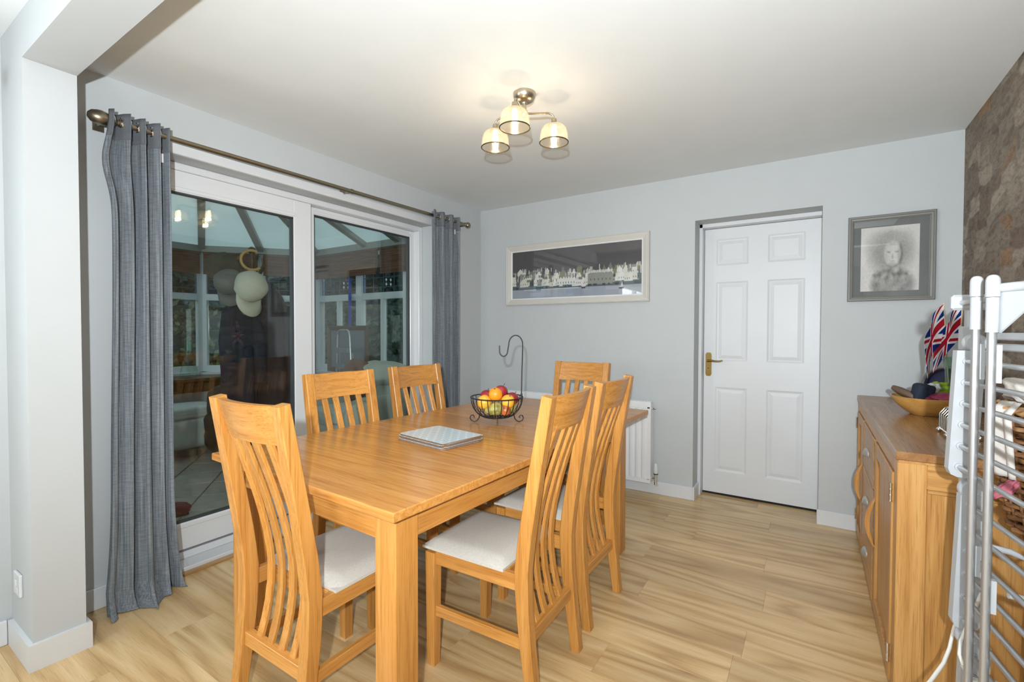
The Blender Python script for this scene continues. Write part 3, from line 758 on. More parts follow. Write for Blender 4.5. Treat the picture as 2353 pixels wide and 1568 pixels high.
def curtain(lab, y0, y1, zt, nf, amp, seed, pool=False, phase=0):
    t = thing('eyelet_curtain', lab, 'curtain', (RXX, (y0+y1)/2, 0), 0, 'grey eyelet curtains of the patio door')
    hw = (y1-y0)/2; rnd = random.Random(seed); ph = [rnd.uniform(0, 6) for _ in range(4)]
    topz = zt+.038
    def pos(u, v):
        # v 0 top .. 1 bottom
        z = topz*(1-v)
        spread = 1+.0*v
        yy = (u-.5)*2*hw
        a = amp*(1-.12*v)
        s_ = math.sin(2*PI*nf*u+phase)
        x = a*(abs(s_)**.75)*math.copysign(1, s_)+.35*a*v*math.sin(2*PI*(nf*.5)*u+ph[0])+.012*v*math.sin(2*PI*2.3*u+ph[1])
        yy += .012*math.sin(2*PI*nf*u*2+ph[2])*(.5+v)+.010*math.sin(v*5+ph[3])*(1 if u < .5 else .3)
        if pool:
            ef = min(1, 5*min(u, 1-u)+.3)
            yy += math.exp(-((v-.10)/.055)**2)*(-.030)*max(0, 1-u*2.5)
            if v > .75: yy += ((v-.75)/.25)**2*((u-.5)*.07)
            if v > .955:
                k = (v-.955)/.045
                x += k*ef*(.045+.030*math.sin(2*PI*nf*u*.5+1.0)+.02*math.sin(2*PI*nf*u+.4)); yy += k*ef*(.022*math.sin(2*PI*3*u+1.5))
                z = max(.0045+.030*(1-k)*(.5+.5*math.sin(2*PI*nf*u+.7)), topz*.045*(1-k)**2)
        else: z = max(z, .01)
        return (x, yy, z)
    c = grid('cloth', 150, 90, pos, 'curtain_cloth', parent=t, thick=.003)
    h = grid('heading', 150, 6, lambda u, v: tuple(Vector(pos(u, v*.052))+Vector((.0035 if True else 0, 0, .001))), 'curtain_heading', parent=t, thick=.0035)
    # eyelets where the cloth crosses the pole
    for k in range(1, 2*nf):
        u = (k-.0)/(2*nf)-phase/(2*PI*nf)
        if 0.03 < u < .97:
            q = Vector(pos(u, .038/topz)); 
            MB().tube([(q.x*0+.021*math.cos(a), q.y+.0, zt+.021*math.sin(a)) for a in [2*PI*j/16 for j in range(16)]], .0042, 6, closed=True).build('eyelet', 'chrome', t)
    return t, pos
cl, pl1 = curtain('long grey curtain beside the pillar, gathered left of the patio door', -2.862, -2.632, 2.174, 4, .040, 2, True, .4)
q = Vector(pl1(.87, .064)); B(q.x+.004, q.x+.008, q.y-.013, q.y+.015, q.z-.02, q.z+.022).build('tag', 'paper_white', cl)
cr_, pr1 = curtain('grey curtain in the far corner, gathered right of the patio door', -.795, -.475, 2.19, 3, .035, 5, False, 1.3)
q = Vector(pr1(.92, .055)); B(q.x+.006, q.x+.010, q.y-.012, q.y+.012, q.z-.02, q.z+.02).build('tag', 'paper_white', cr_)

# ================================================================== CEILING LIGHT
LC = Vector((1.511, -1.682, 0))
cl_ = thing('ceiling_light', 'brushed nickel ceiling light with three glowing glass shades', 'light', (LC.x, LC.y, CH))
MB().lathe([(.0, -.052), (.012, -.052), (.014, -.045), (.030, -.042), (.044, -.034), (.052, -.020), (.055, -.006), (.055, 0)], 28).build('base', 'brushed_nickel', cl_)
MB().lathe([(.0, -.115), (.010, -.113), (.016, -.105), (.016, -.085), (.009, -.08), (.009, -.05)], 18).build('stem', 'brushed_nickel', cl_)
camr, camf = Vector((rt.x, rt.y, 0)), Vector((fw.x, fw.y, 0)).normalized()
for (a, b_) in ((-.143, .095), (-.047, -.135), (.146, .03)):
    dirv = (camr*a+camf*b_); R = dirv.length; dv = dirv.normalized()
    e = dv*R
    pts = [dv*.012+Vector((0, 0, -.095)), dv*(R*.5)+Vector((0, 0, -.088)), dv*(R-.03)+Vector((0, 0, -.082)), dv*(R-.012)+Vector((0, 0, -.086)), dv*(R-.002)+Vector((0, 0, -.097)), e+Vector((0, 0, -.112))]
    arm = MB().tube(pts, .0048, 10).build('arm', 'brushed_nickel', cl_)
    T = Matrix.Translation(e)
    MB().lathe([(.006, -.104), (.013, -.108), (.014, -.124), (.017, -.126), (.027, -.134), (.030, -.140)], 20, M=T, cap=False).build('lamp_holder', 'brushed_nickel', arm)
    pf = [(.024, -.136), (.040, -.139), (.053, -.147), (.061, -.160), (.0655, -.178), (.068, -.20), (.069, -.222)]
    pin = [(r-.0025, z) for r, z in reversed(pf)]
    n = 72; vs = []; fs = []; pr_ = pf+pin
    for i, (r, z) in enumerate(pr_):
        for j in range(n):
            rr = r+(.0007 if j % 2 else -.0003)*(1 if i < len(pf) else 0); q = 2*PI*j/n; vs.append((rr*math.cos(q), rr*math.sin(q), z))
    for i in range(len(pr_)-1):
        for j in range(n): fs.append((i*n+j, i*n+(j+1) % n, (i+1)*n+(j+1) % n, (i+1)*n+j))
    sh = MB().add(vs, fs, True, M=T).build('shade', 'shade_glass', arm)
    MB().tube([e+Vector((.0695*math.cos(2*PI*j/40), .0695*math.sin(2*PI*j/40), -.222)) for j in range(40)], .0028, 8, closed=True).build('rim', 'shade_rim', arm)
    bu = MB().lathe([(.0, -.196), (.010, -.193), (.0145, -.182), (.0145, -.166), (.011, -.152), (.0095, -.142), (.0095, -.136)], 16, M=T).build('bulb', 'bulb_glow', arm)
    l = bpy.data.lights.new('bulb_light', 'POINT'); l.energy = 1.2; l.color = (1, .78, .52); l.shadow_soft_size = .014
    lo = bpy.data.objects.new('bulb_light', l); C.objects.link(lo); lo.location = tuple(Vector((LC.x, LC.y, CH))+e+Vector((0, 0, -.207)))

# ================================================================== PICTURES
def frame_ring(mb, x0, x1, z0, z1, w, prof):
    """mitred frame facing -y. prof: list of (inset, y)"""
    rings = []
    for ins_, yy in prof:
        rings.append([(x0+ins_, yy, z0+ins_), (x1-ins_, yy, z0+ins_), (x1-ins_, yy, z1-ins_), (x0+ins_, yy, z1-ins_)])
    for a, b_ in zip(rings, rings[1:]): mb.add(a+b_, [(i, (i+1) % 4, 4+(i+1) % 4, 4+i) for i in range(4)])
    return mb
p1 = thing('framed_picture', 'wide cream framed picture of a harbour village under a dark sky', 'picture', (.31, 0, 1.488))
PW, PH = 1.318, .542
frame_ring(MB(), 0, PW, 0, PH, .05, [(0, -.001), (0, -.026), (.006, -.03), (.012, -.026), (.020, -.026), (.050, -.016), (.050, -.001)]).build('frame', 'frame_white', p1)
frame_ring(MB(), 0, PW, 0, PH, .05, [(.0495, -.015), (.053, -.017), (.061, -.013), (.061, -.004)]).build('slip', 'frame_white_inner', p1)
# flat print: village built of small coloured patches
pm = MB(); cols = []
IX0, IX1, IZ0, IZ1 = .061, PW-.061, .061, PH-.061; iw, ih = IX1-IX0, IZ1-IZ0
lay = [0]
def rect(u0, u1, v0, v1, c, extra=None):
    lay[0] += 1; yy = -.0050-lay[0]*.0000015
    u0, u1 = max(0, u0), min(1, u1)
    vs = [(IX0+iw*u0, yy, IZ0+ih*v0), (IX0+iw*u1, yy, IZ0+ih*v0), (IX0+iw*u1, yy, IZ0+ih*v1), (IX0+iw*u0, yy, IZ0+ih*v1)]
    pm.add(vs, [(0, 1, 2, 3)]); cols.append(c)
def tri(u0, u1, v0, v1, c):
    lay[0] += 1; yy = -.0050-lay[0]*.0000015
    pm.add([(IX0+iw*u0, yy, IZ0+ih*v0), (IX0+iw*u1, yy, IZ0+ih*v0), (IX0+iw*(u0+u1)/2, yy, IZ0+ih*v1)], [(0, 1, 2)]); cols.append(c)
rect(0, 1, 0, 1, (.095, .092, .095))
rnd = random.Random(21)
rect(0, 1, 0, .20, (.36, .39, .45))
for k in range(14): u = rnd.random(); rect(u, u+rnd.uniform(.05, .2), rnd.uniform(.02, .17), rnd.uniform(.1, .19), (.42, .45, .50) if k % 2 else (.31, .35, .42))
rect(.1, .55, .17, .195, (.62, .63, .62)); rect(.25, .68, .19, .205, (.60, .61, .60))
rect(0, 1, .185, .30, (.10, .13, .14)); rect(.05, .35, .20, .27, (.16, .20, .21)); rect(.5, .95, .2, .26, (.12, .16, .17))
greys = [(.20, .21, .18), (.27, .28, .24), (.14, .16, .17), (.23, .24, .19), (.09, .10, .11), (.32, .33, .30), (.24, .23, .14)]
white = (.72, .72, .68); cream = (.66, .65, .58)
def house(u, v, w, h, wall, roof):
    rect(u, u+w, v, v+h, wall)
    if rnd.random() < .55: tri(u, u+w, v+h, v+h+.075, wall)
    else: rect(u-.002, u+w+.002, v+h, v+h+.05, roof)
    for q in range(max(1, int(w/.013))):
        if rnd.random() < .75: uu = u+(q+.35)*w/max(1, int(w/.013)); rect(uu, uu+.0035, v+h*.35, v+h*.35+.028, (.03, .03, .035))
    for q in range(rnd.randint(1, 3)): uu = u+rnd.random()*w*.9; rect(uu, uu+.005, v+h, v+h+.075, white if rnd.random() < .5 else wall)
for rowi, (vb, n) in enumerate(((.42, 22), (.33, 30), (.235, 32))):
    for k in range(n):
        u = (k+rnd.uniform(-.2, .2))/n; w = rnd.uniform(.024, .052)
        dip = .05*math.cos(2*PI*(u-.0))+.03*(u-.4)
        isw = rnd.random() < (.35, .5, .62)[rowi]
        house(u, vb+dip*.5+rnd.uniform(-.02, .02), w, rnd.uniform(.07, .14), (white if rnd.random() < .6 else cream) if isw else rnd.choice(greys), rnd.choice(greys))
rect(.62, .80, .22, .44, (.30, .31, .27))
for k in range(6): tri(.63+.028*k, .655+.028*k, .44, .50, (.30, .31, .27)); rect(.64+.028*k, .645+.028*k, .30, .335, (.07, .07, .08))
for k in range(16): rect(.62+.0112*k, .627+.0112*k, .45, .50, white)
rect(.38, .53, .25, .37, white)
for k in range(7): tri(.38+.021*k, .40+.021*k, .37, .42, white); rect(.387+.021*k, .391+.021*k, .27, .31, (.03, .03, .03))
for k in range(24):
    u = rnd.random(); rect(u, u+rnd.uniform(.01, .03), .2, .235, (.06, .08, .09))
def boat(u, v, s_):
    rect(u, u+.03*s_, v, v+.03*s_, (.05, .05, .06)); rect(u+.004, u+.026*s_, v+.03*s_, v+.04*s_, (.7, .7, .7)); rect(u+.012*s_, u+.014*s_, v+.03*s_, v+.16*s_, (.6, .6, .6)); tri(u+.014*s_, u+.026*s_, v+.05*s_, v+.13*s_, (.75, .75, .72))
boat(.572, .155, 1); boat(.845, .11, 1.1)
for k in range(4): rect(.21+k*.01, .216+k*.01, .16, .185, (.02, .02, .03))
me_o = pm.build('print', 'print', p1, recalc=False)
at = me_o.data.color_attributes.new('print', 'FLOAT_COLOR', 'CORNER'); k = 0
for poly, c in zip(me_o.data.polygons, cols):
    for li in poly.loop_indices: at.data[li].color = (*c, 1)
B(IX0, IX1, -.0115, -.0100, IZ0, IZ1).build('glass', 'picture_glass', p1)
B(.01, PW-.01, -.004, -.001, .01, PH-.01).build('backing', 'card_brown', p1)

p2 = thing('framed_picture', 'grey framed charcoal portrait of a person hanging beside the stone wall', 'picture', (2.873, 0, 1.443))
QW, QH = .416, .522
frame_ring(MB(), 0, QW, 0, QH, .03, [(0, -.001), (0, -.022), (.004, -.026), (.012, -.026), (.014, -.021), (.024, -.019), (.026, -.014), (.030, -.012), (.030, -.003)]).build('frame', 'frame_grey', p2)
B(.005, QW-.005, -.004, -.001, .005, QH-.005).build('backing', 'card_brown', p2)
B(.029, QW-.029, -.006, -.004, .029, QH-.029).build('mount', 'mount_grey', p2)
def portrait(u, v):
    g = .66+.05*noise.noise((u*3, v*3, 0))
    def blob(cx, cy, rx, ry, soft=.35):
        d_ = ((u-cx)/rx)**2+((v-cy)/ry)**2
        return max(0, min(1, (1-d_)/soft))
    edge = min(u, 1-u, v, 1-v)
    halo = max(0, min(1, edge/.12))
    g -= .30*halo*blob(.52, .62, .50, .48, .8)                       # shaded background
    sh = blob(.55, .10, .42, .30, .4); g = g*(1-sh)+(.30+.16*noise.noise((u*9, v*9, 1)))*sh     # shoulders
    fl_ = max(0, 1-abs(v-.27)/.16)*blob(.5, .25, .45, .16, .6)
    g += fl_*.25*noise.noise((u*14, v*14, 4))
    hr = blob(.54, .62, .23, .30, .35); g = g*(1-hr*.7)+.34*hr*.7
    hd = blob(.55, .58, .16, .22, .35); g = g*(1-hd)+(.62-.9*max(0, .56-u))*hd              # head
    hat = blob(.55, .80, .20, .14, .3)*(1 if v > .70 else .0); g = g*(1-hat*.6)+.42*hat*.6
    for ex in (.49, .62):
        e_ = blob(ex, .60, .040, .020, .9); g -= .24*e_
    g -= .18*blob(.555, .53, .022, .06, .8)
    g -= .16*blob(.555, .46, .05, .014, .9)
    g -= .16*blob(.555, .40, .10, .05, .8)
    g -= .20*blob(.68, .56, .06, .2, .9)
    g += .06*noise.noise((u*30, v*30, 2))
    g = max(.05, min(.78, g)); return (g, g*.985, g*.95)
PX0, PX1, PZ0, PZ1 = .066, QW-.072, .060, QH-.072
grid('print', 150, 180, lambda u, v: (PX0+(PX1-PX0)*u, -.0065, PZ0+(PZ1-PZ0)*v), 'print', portrait, p2)
B(.029, QW-.029, -.0105, -.009, .029, QH-.029).build('glass', 'picture_glass', p2)

# ================================================================== RADIATOR
rd = thing('radiator', 'white panel radiator under the wide picture on the back wall', 'radiator', (.19, -.02, .1))
RW, RH_ = 1.48, .62
pn = MB(); n = 30
prof = []
for i in range(n):
    x0 = .02+(RW-.04)*i/n; w = (RW-.04)/n
    prof += [(x0, -.085), (x0+w*.25, -.092), (x0+w*.6, -.092), (x0+w*.85, -.085)]
prof.append((RW-.02, -.085))
vs = [(x, y, .035) for x, y in prof]+[(x, y, RH_-.05) for x, y in prof]; k = len(prof)
pn.add(vs, [(i, i+1, k+i+1, k+i) for i in range(k-1)])
pn.box(.0, RW, -.088, -.075, 0, .036, bev=.003).box(0, RW, -.088, -.075, RH_-.052, RH_, bev=.003).box(0, .022, -.088, -.075, .03, RH_-.04).box(RW-.022, RW, -.088, -.075, .03, RH_-.04)
pn.build('front_panel', 'radiator_white', rd, recalc=False)
B(0, RW, -.030, -.018, 0, RH_-.01, bev=.003).build('rear_panel', 'radiator_white', rd)
for xx in (-.004, RW): B(xx, xx+.004, -.085, -.018, .005, RH_-.004).build('side_cover', 'radiator_white', rd)
tg = MB()
for i in range(60):
    xx = .02+(RW-.05)*i/60; tg.box(xx, xx+.012, -.074, -.031, RH_-.006, RH_-.002)
tg.box(.005, RW-.005, -.075, -.070, RH_-.006, RH_-.001).box(.005, RW-.005, -.036, -.031, RH_-.006, RH_-.001)
tg.build('top_grille', 'radiator_white', rd)
MB().tube([(RW, -.052, RH_-.05), (RW+.022, -.052, RH_-.05)], .010, 10).tube([(RW+.018, -.052, RH_-.05), (RW+.034, -.052, RH_-.05)], .006, 8).build('bleed_valve', 'chrome', rd)
vl = MB().tube([(RW, -.052, .04), (RW+.036, -.052, .04)], .010, 10).tube([(RW+.036, -.052, -.01), (RW+.036, -.052, .07)], .012, 12).tube([(RW+.036, -.052, -.005), (RW+.036, -.03, -.02), (RW+.036, .005, -.03)], .008, 8)
vo = vl.build('valve', 'chrome', rd)
MB().lathe([(.0, 0), (.014, 0), (.0165, .004), (.0165, .042), (.014, .05), (.012, .078), (.0, .080)], 18, M=Matrix.Translation((RW+.036, -.052, .075))).build('valve_cap', 'white_gloss', vo)
MB().lathe([(.0168, 0), (.0168, .006)], 18, M=Matrix.Translation((RW+.036, -.052, .069))).build('valve_ring', 'black_plastic', vo)
MB().tube([(.3, -.018, .3), (.3, .0199, .3)], .012, 6).tube([(RW-.3, -.018, .3), (RW-.3, .0199, .3)], .012, 6).build('bracket', 'radiator_white', rd)

# ================================================================== THINGS ON THE TABLE
# stack of placemats
rnd = random.Random(4); base = Vector((1.342, -2.098)); ang0 = -.14; zz = TZ
labs = ['dotted grey placemat on top of the stack on the dining table'] + ['cork-edged placemat inside the stack, below the dotted top mat']*5+['cork-edged placemat at the bottom of the stack on the table']
hts = [.0042]*7
for k in range(7):
    top = k == 6; bot = k == 0
    lab = labs[0] if top else (labs[-1] if bot else '%s placemat down from the dotted top one in the table stack' % ['', 'fifth', 'fourth', 'third', 'second', 'first'][k])
    t = thing('placemat', lab, 'placemat', (base.x+rnd.uniform(-.006, .006), base.y+rnd.uniform(-.006, .006), zz), ang0+rnd.uniform(-.03, .03), 'stack of placemats on the table')
    w, d_ = .150, .112
    def rr(e, rad=.018): return [(sx*(w-rad-e)+rad*math.cos(a), sy*(d_-rad-e)+rad*math.sin(a)) for sx, sy, a0 in ((1, 1, 0), (-1, 1, PI/2), (-1, -1, PI), (1, -1, 3*PI/2)) for a in [a0+PI/2*j/5 for j in range(6)]]
    MB().prism(rr(0), 0, .0034).build('cork_base', 'cork', t)
    MB().prism(rr(.0008), .0034, .0042).build('face', 'dotted_mat', t)
    zz += .0042
# wire fruit basket with banana hook
bk = thing('fruit_basket', 'black wire fruit basket with a tall banana hook on the table', 'basket', (1.317, -1.632, TZ))
RB = .135; ZR = .133; ZB = .028
wr_ = MB().tube([(RB*math.cos(2*PI*j/48), RB*math.sin(2*PI*j/48), ZR) for j in range(48)], .0032, 8, closed=True); wr_.build('rim', 'black_iron', bk)
MB().tube([(.045*math.cos(2*PI*j/30), .045*math.sin(2*PI*j/30), ZB) for j in range(30)], .0028, 8, closed=True).build('base_ring', 'black_iron', bk)
def bowl_r(s_): return .045+(RB-.045)*math.sin(s_*PI/2)**.85
for k in range(24):
    a = 2*PI*k/24
    MB().tube([(bowl_r(j/8)*math.cos(a), bowl_r(j/8)*math.sin(a), ZB+(ZR-ZB)*(1-math.cos(j/8*PI/2))**.9) for j in range(9)], .0019, 6).build('wire', 'black_iron', bk)
sw = MB()
for k in range(5):
    a = 2*PI*k/5; sw.tube([(-.045*math.cos(a), -.045*math.sin(a), ZB), (.045*math.cos(a), .045*math.sin(a), ZB)], .0018, 6)
sw.build('base_wires', 'black_iron', bk)
ar = math.atan2(rt.y, rt.x)
for da in (PI, 0, PI/2):
    a = ar+da; er = Vector((math.cos(a), math.sin(a), 0))
    q = [er*.082+Vector((0, 0, .068)), er*.088+Vector((0, 0, .045)), er*.093+Vector((0, 0, .022)), er*.104+Vector((0, 0, .008)), er*.118+Vector((0, 0, .0035)), er*.132+Vector((0, 0, .010)), er*.139+Vector((0, 0, .022)), er*.134+Vector((0, 0, .036)), er*.124+Vector((0, 0, .038)), er*.117+Vector((0, 0, .031)), er*.119+Vector((0, 0, .023))]
    MB().tube(q, .003, 8).build('scroll_foot', 'black_iron', bk)
er = Vector((rt.x, rt.y, 0)); zv = lambda z: Vector((0, 0, z))
hk = [er*.128+zv(.12), er*.130+zv(.25), er*.134+zv(.38)]
hk += [er*(.098+.036*math.cos(a))+zv(.405+.048*math.sin(a)) for a in [PI*j/20 for j in range(21)]]
hk += [er*.057+zv(.375)]
hk += [er*(.035+.021*math.cos(-a))+zv(.372-.028*math.sin(a)) for a in [PI*(j+1)/18 for j in range(18)]]
hk += [er*.0135+zv(.400)]
MB().tube(hk, .0032, 8).build('hook', 'black_iron', bk)
MB().tube([er*.128+zv(.105), er*.1285+zv(.15)], .0052, 8).build('hook_socket', 'black_iron', bk)
fwd = Vector((fw.x, fw.y, 0)).normalized()
def at_b(r_, f_, z): return Vector((1.317, -1.632, TZ))+er*r_+fwd*f_+zv(z)
def fruit(name, lab, cat, pos, r, mat, prof=None, rot=(0, 0, 0), stem=True, group=None):
    t = thing(name, lab, cat, tuple(pos), 0, 'fruit in the wire basket'); t.rotation_euler = rot
    if prof is None: prof = [(r*.02, -r*.86), (r*.25, -r*.94), (r*.55, -r*.80), (r*.83, -r*.52), (r*.98, -r*.12), (r*.98, r*.2), (r*.82, r*.58), (r*.52, r*.84), (r*.22, r*.92), (r*.06, r*.82), (0, r*.80)]
    MB().lathe(prof, 24).build('flesh', mat, t)
    zt_ = prof[-1][1]
    if stem == 'disc': MB().lathe([(.0, 0), (.004, 0), (.003, .003), (0, .003)], 8, M=Matrix.Translation((0, 0, zt_-.001))).build('navel', 'stem_brown', t)
    else: MB().tube([(0, 0, zt_-.002), (.002, .001, zt_+.012), (.004, .002, zt_+.020)], [.0016, .0014, .002], 6).build('stem', 'stem_brown', t)
    return t
def ballp(r): return [(0, -r)]+[(r*math.sin(PI*j/12), -r*math.cos(PI*j/12)) for j in range(1, 12)]+[(0, r)]
fruit('orange', 'bright orange on top of the fruit, at the centre of the basket', 'orange', at_b(-.005, -.035, .150), .036, 'orange_skin', ballp(.036), (.5, .2, 0), 'disc')
fruit('peach', 'yellow orange peach at the left of the wire basket', 'peach', at_b(-.062, -.045, .112), .037, 'peach_skin', ballp(.037), (.3, -.3, 0), 'disc')
fruit('peach', 'yellow orange peach at the right of the wire basket', 'peach', at_b(.058, -.038, .113), .037, 'peach_skin', ballp(.037), (.2, .5, 0), 'disc')
fruit('apple', 'dark red apple at the back left of the basket', 'apple', at_b(-.055, .045, .128), .036, 'apple_red', None, (.2, .3, 0))
fruit('apple', 'dark red apple heaped highest at the back of the basket', 'apple', at_b(.022, .030, .155), .036, 'apple_red', None, (-.3, .2, 0))
fruit('apple', 'red apple at the right edge of the basket, behind the peach', 'apple', at_b(.080, .030, .118), .035, 'apple_red', None, (.1, .5, 0))
fruit('apple', 'red and yellow apple low at the right front of the basket', 'apple', at_b(.045, -.058, .073), .029, 'apple_mixed', None, (1.0, .3, 0))
pp = [(0, -.038), (.016, -.036), (.030, -.024), (.034, -.006), (.030, .014), (.021, .030), (.014, .044), (.011, .052), (.004, .055), (0, .055)]
fruit('pear', 'speckled green pear lying low at the front of the basket', 'pear', at_b(-.005, -.066, .080), .03, 'pear_skin', pp, (0, -1.75, ar+.15))
fruit('pear', 'green pear tucked low at the right side of the basket', 'pear', at_b(.074, -.004, .078), .03, 'pear_skin', [(a*.75, b_*.75) for a, b_ in pp], (0, .5, ar+.6))

# ================================================================== SWITCH ON PILLAR
sp_ = thing('switched_socket_plate', 'white fused switch plate on the pillar just above the floor', 'switch', (.13, -3.155, .275))
B(-.043, .043, -.010, 0, -.043, .043, bev=.003).build('plate', 'white_gloss', sp_)
B(-.010, .010, -.015, -.009, -.004, .020, bev=.002).build('rocker', 'white_gloss', sp_)
B(-.012, .012, -.0115, -.009, -.030, -.014, bev=.001).build('fuse_holder', 'white_gloss', sp_)

# ================================================================== SIDEBOARD
SX0, SX1, SY0, SY1, SH = 2.938, 3.388, -1.648, -.018, .86
sb = thing('sideboard', 'oak sideboard with cup-handled drawers along the stone wall', 'sideboard', (SX0, SY0, 0))
SD = SX1-SX0; SL = SY1-SY0
B(-.006, SD, -.006, SL, SH-.028, SH, bev=.003).build('top', 'sideboard_top_oak', sb)
B(.002, SD, .0, SL, SH-.036, SH-.028).build('top_moulding', 'sideboard_oak_y', sb)
for (y0, y1) in ((.006, .026), (SL-.026, SL-.006)):
    en = MB().box(.0, .075, y0-.006, y1, 0, SH-.036, bev=.002).box(SD-.06, SD, y0-.006, y1, 0, SH-.036, bev=.002)
    en.build('corner_post', 'sideboard_oak_z', sb)
    B(.075, SD-.06, y0, y1, .09, SH-.128).build('end_panel', 'sideboard_oak_z', sb)
    B(.075, SD-.06, y0-.006, y1, SH-.116, SH-.036, bev=.002).build('end_rail', 'sideboard_oak_x', sb)
    B(.075, SD-.06, y0-.003, y1, SH-.130, SH-.116, bev=.003).build('panel_moulding', 'sideboard_oak_x', sb)
    B(.075, SD-.06, y0-.006, y1, .0, .09, bev=.002).build('end_rail', 'sideboard_oak_x', sb)
B(SD-.012, SD, .03, SL-.03, .02, SH-.04).build('back', 'sideboard_oak_y', sb)
B(.02, SD-.012, .03, SL-.03, .02, .04).build('bottom', 'sideboard_oak_y', sb)
# front frame
yA, yB = .63, 1.17    # local: drawers between
B(0, .022, .075, SL-.075, SH-.085, SH-.036, bev=.002).build('front_rail', 'sideboard_oak_y', sb)
B(0, .022, .075, SL-.075, 0, .035, bev=.002).build('front_rail', 'sideboard_oak_y', sb)
for yy in (yA, yB): B(.0, .022, yy-.018, yy+.018, .035, SH-.085, bev=.002).build('front_stile', 'sideboard_oak_z', sb)
for sy in (.026, SL-.075): B(0, .022, sy, sy+.049, 0, SH-.036).build('front_stile', 'sideboard_oak_z', sb)
def bow_handle(parent, y, z, h=.22, out_=.036):
    outer = [(-.004-out_*math.sin(PI*j/14)**.85, z-h/2+h*j/14) for j in range(15)]
    inner = [(-.004-(out_-.017)*math.sin(PI*j/14)**.9, z-h/2+.006+(h-.012)*j/14) for j in range(14, -1, -1)]
    n = 15; vs = []; fs = []
    for yy in (y-.011, y+.011): vs += [(a, yy, b_) for a, b_ in outer]+[(a, yy, b_) for a, b_ in reversed(inner)]
    for i in range(n-1):
        a, b_ = i, i+1; c, d_ = n+i, n+i+1; q = 2*n
        fs += [(a, b_, d_, c), (q+a, q+c, q+d_, q+b_), (a, q+a, q+b_, b_), (c, d_, q+d_, q+c)]
    MB().add(vs, fs).build('handle', 'oak_z', parent)
def cup(parent, y, z):
    mb = MB(); n = 10; k = 6; vs = []
    for i in range(k+1):
        ph_ = PI/2*i/k
        for j in range(n+1):
            th = PI*j/n; vs.append((-.003-.026*math.sin(th)*math.cos(ph_)**.7, y-.046*math.cos(th), z-.014+.036*math.sin(ph_)*math.sin(th)**.6))
    fs = [(i*(n+1)+j, i*(n+1)+j+1, (i+1)*(n+1)+j+1, (i+1)*(n+1)+j) for i in range(k) for j in range(n)]
    o = mb.add(vs, fs, True).build('cup_handle', 'cup_pewter', parent)
    md = o.modifiers.new('thickness', 'SOLIDIFY'); md.thickness = .002
def sdoor(y0, y1, hy, hinge_y):
    dd = MB().box(-.006, .018, y0, y0+.06, .04, SH-.09, bev=.002).box(-.006, .018, y1-.06, y1, .04, SH-.09, bev=.002).box(-.005, .018, y0+.06, y1-.06, .04, .10, bev=.002).box(-.005, .018, y0+.06, y1-.06, SH-.15, SH-.09, bev=.002)
    o = dd.build('door', 'sideboard_oak_z', sb)
    B(.004, .014, y0+.06, y1-.06, .10, SH-.15).build('door_panel', 'sideboard_oak_z', o)
    bow_handle(o, hy, .42)
    for z in (.14, .70):
        hg = MB().tube([(-.008, hinge_y, z-.03), (-.008, hinge_y, z+.03)], .0045, 8)
        for q in (-.03, -.01, .01, .03): hg.tube([(-.008, hinge_y, z+q-.002), (-.008, hinge_y, z+q+.002)], .0055, 8)
        hg.build('hinge', 'chrome', o)
sdoor(.078, yA-.020, yA-.05, .076); sdoor(yB+.020, SL-.078, yB+.05, SL-.076)
for z0, z1 in ((.545, .772), (.30, .535), (.04, .29)):
    dr = B(-.006, .018, yA+.020, yB-.020, z0, z1, bev=.003).build('drawer', 'sideboard_oak_y', sb)
    cup(dr, (yA+yB)/2, (z0+z1)/2)

# ------------------------------------------------------------------ things on the sideboard
bw = thing('wooden_bowl', 'round wooden bowl of oddments on the sideboard', 'bowl', (3.156, -.70, SH))
bp_ = [(.0, 0), (.065, 0), (.070, .003), (.105, .030), (.135, .062), (.150, .092), (.153, .100), (.148, .101), (.130, .066), (.100, .036), (.062, .012), (0, .010)]
bp_ = [(r*.90, z*.86) for r, z in bp_]
MB().lathe(bp_, 48, cap=False).build('bowl', 'bowl_wood', bw)
def blobthing(name, lab, cat, loc, sx, sy, sz, mat, rot=(0, 0, 0), bump=.15, seed=0, pw_=2.6, group=None):
    bm = bmesh.new(); bmesh.ops.create_icosphere(bm, subdivisions=4, radius=1)
    for v in bm.verts:
        c = v.co.copy(); l = (abs(c.x)**pw_+abs(c.y)**pw_+abs(c.z)**pw_)**(1/pw_); c /= l
        f_ = 1+bump*noise.noise(c*1.8+Vector((seed*7.3, seed*3.1, 0)))+bump*.4*noise.noise(c*4.5+Vector((seed, 0, 2)))
        v.co = Vector((c.x*sx*f_, c.y*sy*f_, c.z*sz*f_))
    me = bpy.data.meshes.new(name); bm.to_mesh(me); bm.free(); me.polygons.foreach_set('use_smooth', [True]*len(me.polygons)); me.materials.append(MATS[mat])
    o = bpy.data.objects.new(name, me); C.objects.link(o); o.location = loc; o.rotation_euler = rot
    if cat: tag(o, lab, cat, group)
    return o
blobthing('glasses_case', 'brown leather case leaning out of the wooden bowl', 'case', (3.076, -.68, SH+.097), .026, .065, .018, 'leather_brown', (.35, .35, .9), .05, 1)
blobthing('dark_pouch', 'navy cloth pouch standing in the wooden bowl', 'pouch', (3.138, -.705, SH+.102), .042, .030, .045, 'navy_cloth', (.1, .2, .5), .10, 2, 4)
blobthing('snack_packet', 'crumpled magenta packet at the right of the bowl', 'packet', (3.212, -.735, SH+.086), .065, .045, .022, 'magenta_pack', (.1, -.15, .3), .25, 3)
blobthing('snack_packet', 'green and white crumpled packet behind the magenta one', 'packet', (3.212, -.62, SH+.110), .045, .035, .040, 'green_pack', (.2, .1, .4), .35, 4)
